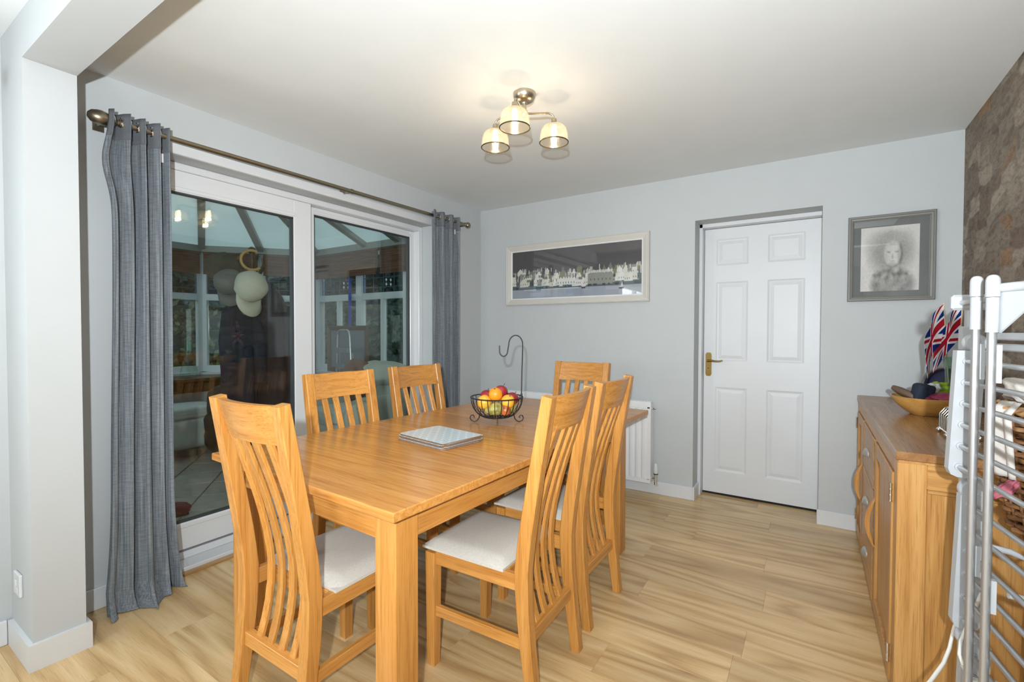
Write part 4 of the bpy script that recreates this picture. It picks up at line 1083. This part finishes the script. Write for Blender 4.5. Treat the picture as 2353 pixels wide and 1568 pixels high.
blobthing('tissue_packet', 'white crumpled wrapper beside the green packet', 'packet', (3.184, -.655, SH+.122), .025, .020, .026, 'white_pack', (.2, .4, .1), .35, 6)
# round blue disc (cake tin lid / mirror) leaning on the wall
rm = thing('round_tin', 'round dark blue tin with grey rim leaning behind the bowl', 'tin', (3.296, -.31, SH))
Mr = Matrix.Translation((0, 0, .108)) @ Matrix.Scale(.70, 4) @ Matrix.Rotation(-.55, 4, 'Z') @ Matrix.Rotation(PI/2-.13, 4, 'X')
MB().lathe([(.128, -.03), (.148, -.03), (.150, .0), (.148, .032), (.128, .032), (.126, 0)], 48, M=Mr, cap=False).tube([Mr @ Vector((.138*math.cos(2*PI*j/48), .138*math.sin(2*PI*j/48), .032)) for j in range(48)], .009, 8, closed=True).build('rim', 'steel_grey', rm)
MB().lathe([(0, -.02), (.127, -.02), (.127, -.015), (0, -.015)], 48, M=Mr).build('disc', 'blue_dark', rm)
MB().lathe([(0, -.014), (.08, -.014), (.08, -.010), (0, -.010)], 32, M=Mr @ Matrix.Translation((.03, 0, .0))).build('dark_centre', 'black_plastic', rm)
# chrome letter / toast rack
tr_ = thing('toast_rack', 'small chrome wire rack with ball feet on the sideboard', 'rack', (3.165, -1.30, SH))
for k in range(5):
    yy = .03*k; 
    MB().tube([(-.045, yy, .018), (-.045, yy, .075), (-.03, yy, .098), (0, yy, .105), (.03, yy, .098), (.045, yy, .075), (.045, yy, .018)], .0022, 8).build('divider', 'chrome', tr_)
for sx in (-.045, .045):
    MB().tube([(sx, -.01, .018), (sx, .135, .018)], .0026, 8).build('rail', 'chrome', tr_)
    for yy in (-.005, .13): MB().lathe(ballp(.0095), 14, M=Matrix.Translation((sx, yy, .0095))).build('ball_foot', 'chrome', tr_)
et = thing('green_tin', 'dark green tin standing behind the chrome rack', 'tin', (3.285, -1.20, SH)); 
MB().lathe([(0, 0), (.030, 0), (.031, .004), (.031, .105), (.028, .11), (0, .11)], 24).build('body', 'emerald', et)
MB().lathe([(.032, .09), (.032, .112), (0, .114)], 24).build('lid', 'steel_grey', et)
# glass vase with two paper flags
vz = thing('glass_vase', 'tall pale green glass vase holding flags at the sideboard end', 'vase', (3.285, -.50, SH))
vp = [(0, 0), (.045, 0), (.048, .006), (.036, .03), (.030, .10), (.034, .20), (.044, .26), (.047, .27)]
MB().lathe(vp+[(r-.003, z) for r, z in reversed(vp[2:])]+[(.0, .012)], 28, cap=False).build('vase_body', 'vase_glass', vz)
def jack(u, v):
    R_, Wh, Bl = (.42, .012, .03), (.80, .80, .80), (.008, .03, .20)
    x, y = (u-.5)*2, (v-.5)
    if abs(y) < .10 or abs(x) < .10: return R_
    if abs(y) < .167 or abs(x) < .167: return Wh
    for s_ in (1, -1):
        d_ = (y*2-s_*x)/math.sqrt(2)
        sg = 1 if (x > 0) else -1
        if abs(d_) < .20:
            if -.01 < d_*sg*s_ < .11: return R_
            return Wh
    return Bl
def flag(lab, loc, rz, tilt, w, h, fold):
    t = thing('hand_flag', lab, 'flag', loc, rz, 'paper flags in the vase'); t.rotation_euler = (0, tilt, rz)
    MB().tube([(0, 0, 0), (0, 0, .52)], .003, 8).build('stick', 'stick_pale', t)
    def pos(u, v):
        d_ = u*w; 
        return (-d_*.42-.01*math.sin(u*9)*v, fold*math.sin(u*PI*1.5)*.045*(.4+u), .515-h*(1-v)-d_*.78)
    grid('cloth', 150, 96, pos, 'cloth_print', jack, t, thick=.0008)
    return t
flag('small union flag on a stick, drooping on the left of the vase', (3.272, -.505, SH+.02), .2, -.06, .25, .17, 1.0)
flag('small union flag on a stick, hanging on the right of the vase', (3.292, -.52, SH+.02), -.3, .03, .24, .17, -1.0)

# ================================================================== CLOTHES AIRER
ax_ = thing('clothes_airer', 'folded white clothes airer with metal rods in front of the sideboard', 'clothes airer', (3.030, -1.938, 0))
dv = Vector((.139, -.990, 0)); sd_ = Vector((.990, .139, 0))        # along the rods towards the camera / across
def bar(zt, zb, ot, ob, n, rl=.56):
    top_, bot_ = Vector((0, 0, zt))+sd_*ot, Vector((0, 0, zb))+sd_*ob
    ax2 = (bot_-top_).normalized(); L = (bot_-top_).length
    M = Matrix((sd_, dv, -ax2)).transposed().to_4x4(); M.translation = top_
    w = .029
    pts = [(-w, 0), (w, 0), (w, -L+.02), (w-.006, -L+.006), (w-.02, -L), (-w+.02, -L), (-w+.006, -L+.006), (-w, -L+.02)]
    for end in (0, rl):
        mb = MB().prism([(a, b_) for a, b_ in pts], end-.013, end+.013, axis=1, M=M)
        mb.build('end_bar', 'airer_plastic', ax_)
    for k in range(n):
        zz = -.028-(L-.056)*k/(n-1); q = M @ Vector((-.008, .013, zz))
        MB().tube([q, q+dv*(rl-.026)], .0062, 12).build('rod', 'airer_tube', ax_)
        MB().tube([q-dv*.001, q+dv*.006], .0095, 14).build('rod_collar', 'airer_plastic', ax_)
bar(1.205, .868, .016, .002, 6)
bar(.822, .462, .030, .017, 6)
bar(.425, .09, .040, .030, 6)
def P_(dep, lat, z): return CAM+Vector((fw.x, fw.y, 0)).normalized()*dep+Vector((rt.x, rt.y, 0))*lat-Vector((3.022, -1.939, 0))-Vector((0, 0, CAM.z))+Vector((0, 0, z))
for (dep, lat, zt) in ((1.135, 1.1125, 1.385), (1.05, 1.0645, 1.378)):
    q = P_(dep, lat, 0)
    MB().tube([q, q+Vector((0, 0, zt-.10))], .0085, 18).build('pole', 'airer_tube', ax_)
    MB().tube([q+Vector((0, 0, zt-.125)), q+Vector((0, 0, zt-.047))], .0112, 20).build('pole_sleeve', 'airer_plastic', ax_)
    cp = MB().lathe([(.0125, 0), (.0125, .034), (.0121, .039), (.0108, .0435), (.0085, .047), (.005, .0492), (0, .050)], 28, M=Matrix.Translation(q+Vector((0, 0, zt-.046)))); cp.build('pole_cap', 'airer_plastic', ax_)
    MB().box(-.006, .006, -.004, .010, 0, .085, M=Matrix.Translation(q+sd_*.011+Vector((0, 0, 1.14)))).build('clip', 'airer_plastic', ax_)
    MB().box(-.005, .006, -.004, .010, 0, .075, M=Matrix.Translation(q+sd_*.011+Vector((0, 0, .66 if zt > 1.38 else .62)))).build('clip', 'airer_plastic', ax_)
    MB().lathe([(0, 0), (.02, 0), (.017, .03), (.013, .05)], 16, M=Matrix.Translation(q)).build('foot', 'airer_plastic', ax_)
q3 = P_(1.36, 1.318, 0)
MB().tube([q3, q3+Vector((0, 0, 1.33))], .0125, 16).build('pole', 'airer_plastic', ax_)
MB().box(-.022, .022, -.016, .016, 1.20, 1.27, bev=.004, M=Matrix.Translation(q3)).build('pole_joint', 'airer_plastic', ax_)
MB().box(-.016, .016, -.012, .012, .80, .88, bev=.004, M=Matrix.Translation(q3)).build('pole_joint', 'airer_plastic', ax_)
# pivot discs
for z, s_ in ((1.225, .03), (.835, .034), (.437, .034)):
    q = P_(1.24, 1.215, z); Md = Matrix((sd_, Vector((0, 0, 1)), dv)).transposed().to_4x4(); Md.translation = q
    MB().lathe([(0, -.01), (s_*.8, -.01), (s_*.8, .010), (s_*.7, .014), (s_*.35, .014), (s_*.33, .010), (0, .010)], 24, M=Md).build('pivot', 'airer_plastic', ax_)
# top bracket and rails
qa = P_(1.29, 1.20, 1.333); Mb = Matrix((sd_, dv, Vector((0, 0, 1)))).transposed().to_4x4(); Mb.translation = qa
MB().box(-.004, .115, -.010, .010, -.020, .022, bev=.006, M=Mb).build('top_bracket', 'airer_plastic', ax_)
q = Mb @ Vector((.018, .01, 0)); MB().tube([q, q+dv*.56+Vector((0, 0, .0))], .0075, 12).build('top_rail', 'airer_tube', ax_)
q = P_(1.05, 1.0645, 1.352)
MB().tube([q+sd_*.012, q+sd_*.012+dv*.02+sd_*.02, q+dv*.07+sd_*.05, q+dv*.42+sd_*.06], [.010, .0115, .0105, .0100], 14).build('top_rail', 'airer_plastic', ax_)
MB().tube([q+dv*.06+sd_*.047, q+dv*.47+sd_*.06], .0078, 12).build('top_rail', 'airer_tube', ax_)
MB().tube([q+dv*.10+sd_*.03+Vector((0, 0, .012)), q+dv*.115+sd_*.03+Vector((0, 0, .022)), q+dv*.13+sd_*.045+Vector((0, 0, .024)), q+dv*.135+sd_*.06+Vector((0, 0, .014))], .0035, 8).build('rail_hook', 'airer_plastic', ax_)
# fan shaped stiffener below the top rail
MB().add([q+sd_*.012+zv(-.01), q+dv*.09+sd_*.05+zv(-.01), q+sd_*.012+zv(-.10), q+sd_*.016+zv(-.01), q+dv*.09+sd_*.054+zv(-.01), q+sd_*.016+zv(-.10)], [(0, 1, 2), (3, 5, 4), (0, 2, 5, 3), (1, 4, 5, 2), (0, 3, 4, 1)]).build('stiffener', 'airer_plastic', ax_)
def wing(u, v):
    a = -1.1+2.0*u; return tuple(q+dv*(.08+.14*v)+sd_*(.075+.030*math.sin(a)+.02*v)+zv(-.035-.035*math.cos(a)*(1-.3*v)))
grid('wing_clip', 14, 8, wing, 'airer_plastic', None, ax_, thick=.004)
# two white frame rails level with the lens, and the lower hooked arms
for z, off in ((1.243, .028), (1.216, .034)):
    q = P_(1.22, 1.20, z)+sd_*off; MB().box(-.008, .008, 0, .5, -.009, .009, bev=.003, M=Matrix.Translation(q) @ Matrix((sd_, dv, Vector((0, 0, 1)))).transposed().to_4x4()).build('frame_rail', 'airer_plastic', ax_)
for (dep, lat, z) in ((1.12, 1.150, .735), (1.04, 1.105, .665)):
    q = P_(dep, lat, z)
    MB().tube([q, q+sd_*.03+zv(-.004), q+sd_*.055+zv(-.014), q+sd_*.075+zv(-.016), q+sd_*.088+zv(-.008), q+sd_*.088+zv(.010)], [.0075, .0075, .006, .0045, .004, .003], 10).build('lock_arm', 'airer_plastic', ax_)
q = P_(1.12, 1.20, .375); MB().box(-.05, .19, -.006, .006, -.020, .020, bev=.004, M=Matrix.Translation(q) @ Matrix.Rotation(.12, 4, 'Y')).build('cross_brace', 'airer_plastic', ax_)

# ================================================================== WICKER BASKET on a plant stand, cables
st = thing('plant_stand', 'slim wooden plant stand carrying the wicker basket', 'stand', (3.262, -1.83, 0))
MB().lathe([(0, .690), (.078, .690), (.080, .694), (.080, .704), (.078, .708), (0, .708)], 28).build('stand_top', 'dark_wood', st)
for k in range(3):
    a = 2*PI*k/3+.5; MB().tube([(.05*math.cos(a), .05*math.sin(a), .69), (.068*math.cos(a), .068*math.sin(a), 0)], [.010, .008], 8).build('leg', 'dark_wood', st)
wk = thing('wicker_basket', 'brown wicker basket heaped with washing behind the airer', 'basket', (3.252, -1.812, .708))
def wr2(z): return .082+.050*(z/.34)**.7
NS = 22
for k in range(NS):
    a = 2*PI*k/NS; MB().tube([(wr2(z)*math.cos(a), wr2(z)*math.sin(a), z) for z in (0, .08, .17, .26, .335)], .004, 6).build('stake', 'wicker', wk)
for k in range(19):
    z = .010+.0165*k; pts = []
    for j in range(88):
        a = 2*PI*j/88; s_ = math.cos(NS/2*a+(PI if k % 2 else 0)); r = wr2(z)+.0065*s_; pts.append((r*math.cos(a), r*math.sin(a), z+.001*math.sin(3*a+k)))
    MB().tube(pts, .0066, 6, closed=True).build('weave_course', 'wicker', wk)
MB().lathe([(0, 0), (.080, 0), (.080, .006), (0, .006)], 24).build('base', 'wicker', wk)
for k in range(2):
    pts = []
    for j in range(120):
        a = 2*PI*j/120; r = wr2(.335)+.006*math.cos(15*a+PI*k); pts.append((r*math.cos(a), r*math.sin(a), .338+.006*math.sin(15*a+PI*k)))
    MB().tube(pts, .0065, 6, closed=True).build('rim_twist', 'wicker_pale', wk)
blobthing('folded_towel', 'off-white towel heaped on top of the wicker basket', 'towel', (3.235, -1.835, 1.085), .085, .075, .050, 'towel_white', (.2, .1, .4), .45, 11)
blobthing('folded_towel', 'twisted off-white cloth lying over the basket rim', 'towel', (3.292, -1.77, 1.095), .065, .075, .045, 'towel_white', (.5, .3, 1.2), .5, 15)
def hang(u, v):
    a = PI*1.16+.42*(u-.5); z = .36-.20*v; r = wr2(min(z, .335))+.024+.008*math.sin(u*9)+.02*max(0, (z-.33)*8)
    if v < .15: r -= (.15-v)*.25
    return (r*math.cos(a), r*math.sin(a), z)
t = thing('hanging_cloth', 'pale cloth hanging over the left side of the wicker basket', 'cloth', (3.252, -1.812, .708)); grid('cloth', 24, 20, hang, 'towel_white', None, t, thick=.004)
blobthing('pink_peg_bundle', 'pink ribbon tied round the wicker basket', 'ribbon', (3.138, -1.872, .835), .010, .016, .030, 'pink_cloth', (.2, .6, .5), .5, 17)
cb = thing('power_cable', 'white power cable hanging down beside the sideboard end', 'cable', (3.06, -1.72, 0))
def onray(u, v, dep):
    q = CAM+fw*dep+r2*((u-1176.5)/FPX*dep)-u2*((v-784)/FPX*dep); return q-Vector((3.06, -1.72, 0))
MB().tube([onray(2215, 1380, 1.34), onray(2200, 1420, 1.34), onray(2191, 1450, 1.34), onray(2182, 1490, 1.33), onray(2168, 1525, 1.31), onray(2138, 1566, 1.28), onray(2100, 1610, 1.24), onray(2060, 1640, 1.27)], .0048, 10).build('cable', 'cable_white', cb)
cb2 = thing('plug_lead', 'white moulded plug lead looping behind the airer poles', 'cable', (3.06, -1.72, 0))
MB().tube([onray(2262, 1350, 1.20), onray(2240, 1400, 1.24), onray(2222, 1440, 1.24), onray(2208, 1475, 1.22), onray(2205, 1505, 1.20), onray(2214, 1530, 1.19)], .0045, 10).build('lead', 'cable_white', cb2)
for k in range(6):
    a = onray(2214+2.6*k, 1530+5.5*k, 1.19); MB().tube([a, a+Vector((.002, 0, -.004))], .0062, 10).build('strain_relief', 'cable_white', cb2)
a = onray(2232, 1570, 1.19); MB().box(-.014, .016, -.012, .012, -.03, .012, bev=.003, M=Matrix.Translation(a)).build('plug_body', 'cable_white', cb2)

# ================================================================== CONSERVATORY FURNITURE
def cushion(parent, name, mat, cx, cy, cz, sx, sy, sz, rot=(0, 0, 0), seed=1, p=4, bump=.05):
    o = blobthing(name, None, None, (cx, cy, cz), sx, sy, sz, mat, rot, bump, seed, p); o.parent = parent; return o
ac = thing('armchair', 'pale sage upholstered armchair with rounded back in the conservatory', 'armchair', (-1.22, -.44, 0))
cushion(ac, 'seat_base', 'sofa_fabric', 0, -.02, .22, .40, .40, .16, seed=1, p=6, bump=.02)
cushion(ac, 'seat_cushion', 'sofa_fabric', 0, -.05, .43, .30, .36, .085, seed=2, p=4)
cushion(ac, 'backrest', 'sofa_fabric', 0, .34, .52, .36, .11, .36, rot=(-.12, 0, 0), seed=3, p=4)
cushion(ac, 'back_cushion', 'sofa_fabric', 0, .30, .80, .35, .15, .13, seed=4, p=2.6, bump=.1)
for sx in (-1, 1): cushion(ac, 'arm', 'sofa_fabric', sx*.35, -.03, .42, .085, .40, .20, seed=5+sx, p=4)
for sx in (-.3, .3):
    for sy in (-.32, .32): MB().lathe([(.02, 0), (.025, .10)], 10, M=Matrix.Translation((sx, sy, 0))).build('leg', 'dark_wood', ac)
ot = thing('bench_sofa', 'low pale upholstered bench with chrome legs beneath the bay window', 'bench', (-2.64, -1.80, 0))
cushion(ot, 'base', 'bench_leather', 0, 0, .245, .24, .62, .155, seed=7, p=8, bump=.01)
cushion(ot, 'seat_cushion', 'bench_leather', 0, 0, .445, .245, .625, .065, seed=8, p=5, bump=.03)
for sx in (-.17, .17):
    for sy in (-.54, .54): MB().tube([(sx, sy, 0), (sx, sy, .10)], .014, 10).build('leg', 'chrome', ot)
MB().tube([(-.2, .06, .48), (-.2, .06, .63), (-.2, .02, .66), (-.2, -.55, .66), (-.2, -.6, .62), (-.2, -.6, .48)], .02, 10).build('rail', 'bench_leather', ot)
# side table with vase
sdt = thing('side_table', 'dark wooden side table carrying a green glass bottle in the conservatory', 'table', (-3.08, -1.28, 0))
B(-.17, .17, -.60, .55, .70, .735, bev=.004).build('table_top', 'dark_wood', sdt)
for sx in (-.14, .14):
    for sy in (-.56, .50): B(sx-.02, sx+.02, sy-.02, sy+.02, 0, .70).build('leg', 'dark_wood', sdt)
B(-.15, -.13, -.55, .5, .55, .70).build('apron', 'dark_wood', sdt)
vs_ = thing('glass_bottle', 'slender green glass bottle vase standing on the side table', 'vase', (-3.05, -1.24, .735))
vp = [(0, 0), (.075, 0), (.085, .02), (.082, .08), (.055, .16), (.030, .25), (.024, .40), (.028, .42), (.024, .42), (.019, .26)]
MB().lathe(vp, 24, cap=False).build('bottle', 'vase_glass', vs_)
bs = thing('paper_stack', 'stack of pale papers on the conservatory window sill', 'papers', (-3.10, -.62, SILL))
for k in range(9): B(-.075+.004*(k % 3), .075, -.10, .10+.004*(k % 2), .022*k, .022*k+.016).build('bundle', 'white_pack', bs)
# dark leather armchair with a yellow labelled box
la = thing('leather_armchair', 'dark brown leather armchair facing the bay window', 'armchair', (-1.96, -1.14, 0))
cushion(la, 'seat', 'leather_dark', 0, 0, .28, .33, .33, .22, seed=21, p=6)
cushion(la, 'backrest', 'leather_dark', .12, .28, .48, .26, .09, .30, rot=(-.15, 0, 0), seed=22, p=4)
cushion(la, 'arm', 'leather_dark', -.10, -.20, .52, .26, .10, .20, seed=23, p=3)
yb = thing('yellow_label_box', 'black box with a bright yellow label lying on the leather armchair', 'box', (-1.92, -1.19, .735), .5)
B(-.07, .07, -.07, .07, 0, .10, bev=.004).build('box', 'black_plastic', yb); MB().box(.070, .072, -.06, .06, .01, .09).box(-.06, .06, -.072, -.070, .01, .09).build('label', 'yellow_label', yb)
# coat stand, coats, hats
cs = thing('coat_stand', 'dark wooden coat stand behind the patio glass', 'coat stand', (-1.12, -1.58, 0))
MB().tube([(0, 0, .03), (0, 0, 1.88)], .018, 12).build('pole', 'dark_wood', cs)
for k in range(4):
    a = PI/2*k+.4; e_ = Vector((math.cos(a), math.sin(a), 0))
    MB().tube([zv(.10), e_*.15+zv(.09), e_*.26+zv(.012)], .014, 8).build('foot', 'dark_wood', cs)
    MB().tube([zv(1.70), e_*.08+zv(1.72), e_*.13+zv(1.80), e_*.12+zv(1.86)], .010, 8).build('peg', 'dark_wood', cs)
MB().lathe(ballp(.03), 16, M=Matrix.Translation((0, 0, 1.90))).build('knob', 'dark_wood', cs)
def coat(lab, x, y, mat, seed, w, d_, z0, z1, rz=0):
    t = thing('hanging_coat', lab, 'coat', (x, y, z0), rz, 'coats on the coat stand')
    rnd = random.Random(seed); ph = [rnd.uniform(0, 6) for _ in range(3)]
    def pos(u, v):
        a = 2*PI*u; z = (z1-z0)*v; sh = 1 if v < .8 else max(.15, math.sqrt(max(0, 1-((v-.8)/.2)**2)))
        f_ = (1+.10*math.sin(5*a+ph[0])*(1-v)+.05*math.sin(9*a+ph[1]))*(1.08-.22*v)*sh
        return (d_*math.cos(a)*f_, w*math.sin(a)*f_, z)
    grid('body', 48, 24, pos, mat, None, t)
    for s_ in (-1, 1):
        MB().tube([(0.02, s_*w*.72, (z1-z0)*.86), (.05, s_*w*1.0, (z1-z0)*.62), (.06, s_*w*.98, (z1-z0)*.25)], [.05, .06, .05], 12).build('sleeve', mat, t)
    return t
coat('navy coat hanging on the left of the coat stand', -1.02, -1.74, 'coat_navy', 1, .13, .09, .62, 1.52, .2)
coat('dark plum coat hanging on the right of the coat stand', -1.10, -1.42, 'coat_plum', 2, .12, .10, .55, 1.60, -.2)
def cap(name, lab, loc, mat, rot, s_=1.0, brim=True, strap=None):
    t = thing(name, lab, 'hat', loc, 0, 'hats on the coat stand'); t.rotation_euler = rot
    prof = [(.09*s_, 0), (.095*s_, .03*s_), (.085*s_, .075*s_), (.055*s_, .105*s_), (.015*s_, .115*s_), (0, .115*s_)]
    MB().lathe(prof, 28, cap=False).build('crown', mat, t)
    if brim:
        mb = MB(); n = 16; vs = []
        for j in range(n+1):
            a = -1.15+2.3*j/n
            vs += [(.092*s_*math.cos(a), .092*s_*math.sin(a), .004), ((.092+.085*max(0, math.cos(a*1.25)))*s_*math.cos(a*.72), (.092+.07*max(0, math.cos(a*1.25)))*s_*math.sin(a*.80), -.018*s_)]
        mb.add(vs, [(2*j, 2*j+1, 2*j+3, 2*j+2) for j in range(n)], True); o = mb.build('brim', mat, t)
        md = o.modifiers.new('thickness', 'SOLIDIFY'); md.thickness = .004
    MB().lathe(ballp(.006), 8, M=Matrix.Translation((0, 0, .115*s_))).build('button', mat, t)
    return t
cap('baseball_cap', 'cream baseball cap hanging peak down in front of the coats', (-.90, -1.735, 1.575), 'cap_beige', (.1, 1.25, .25), 1.25)
cap('flat_cap', 'grey cap hanging behind the cream baseball cap', (-.98, -1.82, 1.60), 'cap_grey', (.3, 1.0, -.4), 1.05)
cap('bucket_hat', 'dark olive hat hung at the left of the coat stand', (-1.06, -1.82, 1.70), 'hat_olive', (.3, .5, -.6), 1.25, False)
hp = thing('cane_ring', 'curved bamboo cane ring hanging on the coat stand', 'ring', (-.97, -1.66, 1.80)); MB().tube([(.02*math.cos(a), .075*math.cos(a), .075*math.sin(a)) for a in [PI*.35+PI*1.4*j/20 for j in range(21)]], .011, 10).build('cane', 'bamboo', hp)
sp2 = thing('teal_lanyard', 'teal lanyard strap dangling under the caps', 'strap', (-.93, -1.74, 1.40)); B(-.003, .003, -.018, .018, 0, .13).build('strap', 'teal_strap', sp2); MB().tube([(0, .018*math.cos(a), -.012+.014*math.sin(a)) for a in [2*PI*j/14 for j in range(14)]], .002, 6, closed=True).build('clip', 'chrome', sp2)
# framed mirror leaning on the side windows, stepladder, cushion
fm_ = thing('framed_mirror', 'wooden framed mirror leaning against the conservatory side windows', 'mirror', (-1.98, -.05, SILL-.06))
fm_.location = (-1.95, -.005, SILL)
frame_ring(MB(), -.36, .36, 0, .555, .05, [(0, 0), (0, -.03), (.012, -.034), (.045, -.022), (.055, -.018), (.055, 0)]).build('frame', 'dark_wood', fm_)
B(-.31, .31, -.012, -.006, .05, .505).build('glass', 'steel_grey', fm_)
ld = thing('stepladder', 'aluminium stepladder with hooped handle standing before the framed mirror', 'ladder', (-1.83, -.16, 0))
hoop = [(-.17, 0, 0), (-.14, 0, .62), (-.105, 0, 1.20), (-.09, 0, 1.245), (-.06, 0, 1.262), (.06, 0, 1.262), (.09, 0, 1.245), (.105, 0, 1.20), (.14, 0, .62), (.17, 0, 0)]
MB().tube(hoop, .012, 10).build('hoop_frame', 'aluminium', ld)
for z in (.28, .55, .82, 1.0): B(-.15+.045*z, .15-.045*z, -.035, .02, z, z+.06, bev=.003).build('tread', 'steel_grey', ld)
for sx in (-.15, .15): MB().tube([(sx, .05, 0), (sx*.75, .03, 1.0)], .010, 8).build('rear_leg', 'aluminium', ld)
cu = blobthing('scatter_cushion', 'rust coloured scatter cushion on the sage armchair', 'cushion', (-1.45, -.30, .735), .18, .06, .21, 'cushion_rust', (-.3, .3, .3), .06, 31, 3)
sh_ = thing('red_shoe', 'dark red shoe on the tiled floor just outside the patio glass', 'shoe', (-.95, -2.26, 0), .9)
o = blobthing('upper', None, None, (0, 0, .045), .14, .045, .045, 'red_shoe', (0, 0, 0), .1, 41, 2.6); o.parent = sh_
MB().prism([(.13*math.cos(a), .045*math.sin(a)) for a in [2*PI*j/24 for j in range(24)]], 0, .014).build('sole', 'black_plastic', sh_)
bl = thing('blue_windsock', 'narrow blue fabric strip hanging at the side window', 'strip', (-1.95, .02, 1.30)); B(-.025, .025, -.004, .004, 0, .58).build('strip', 'blue_strip', bl); MB().tube([(0, 0, .58), (0, 0, .85)], .0015, 5).build('thread', 'lead', bl)
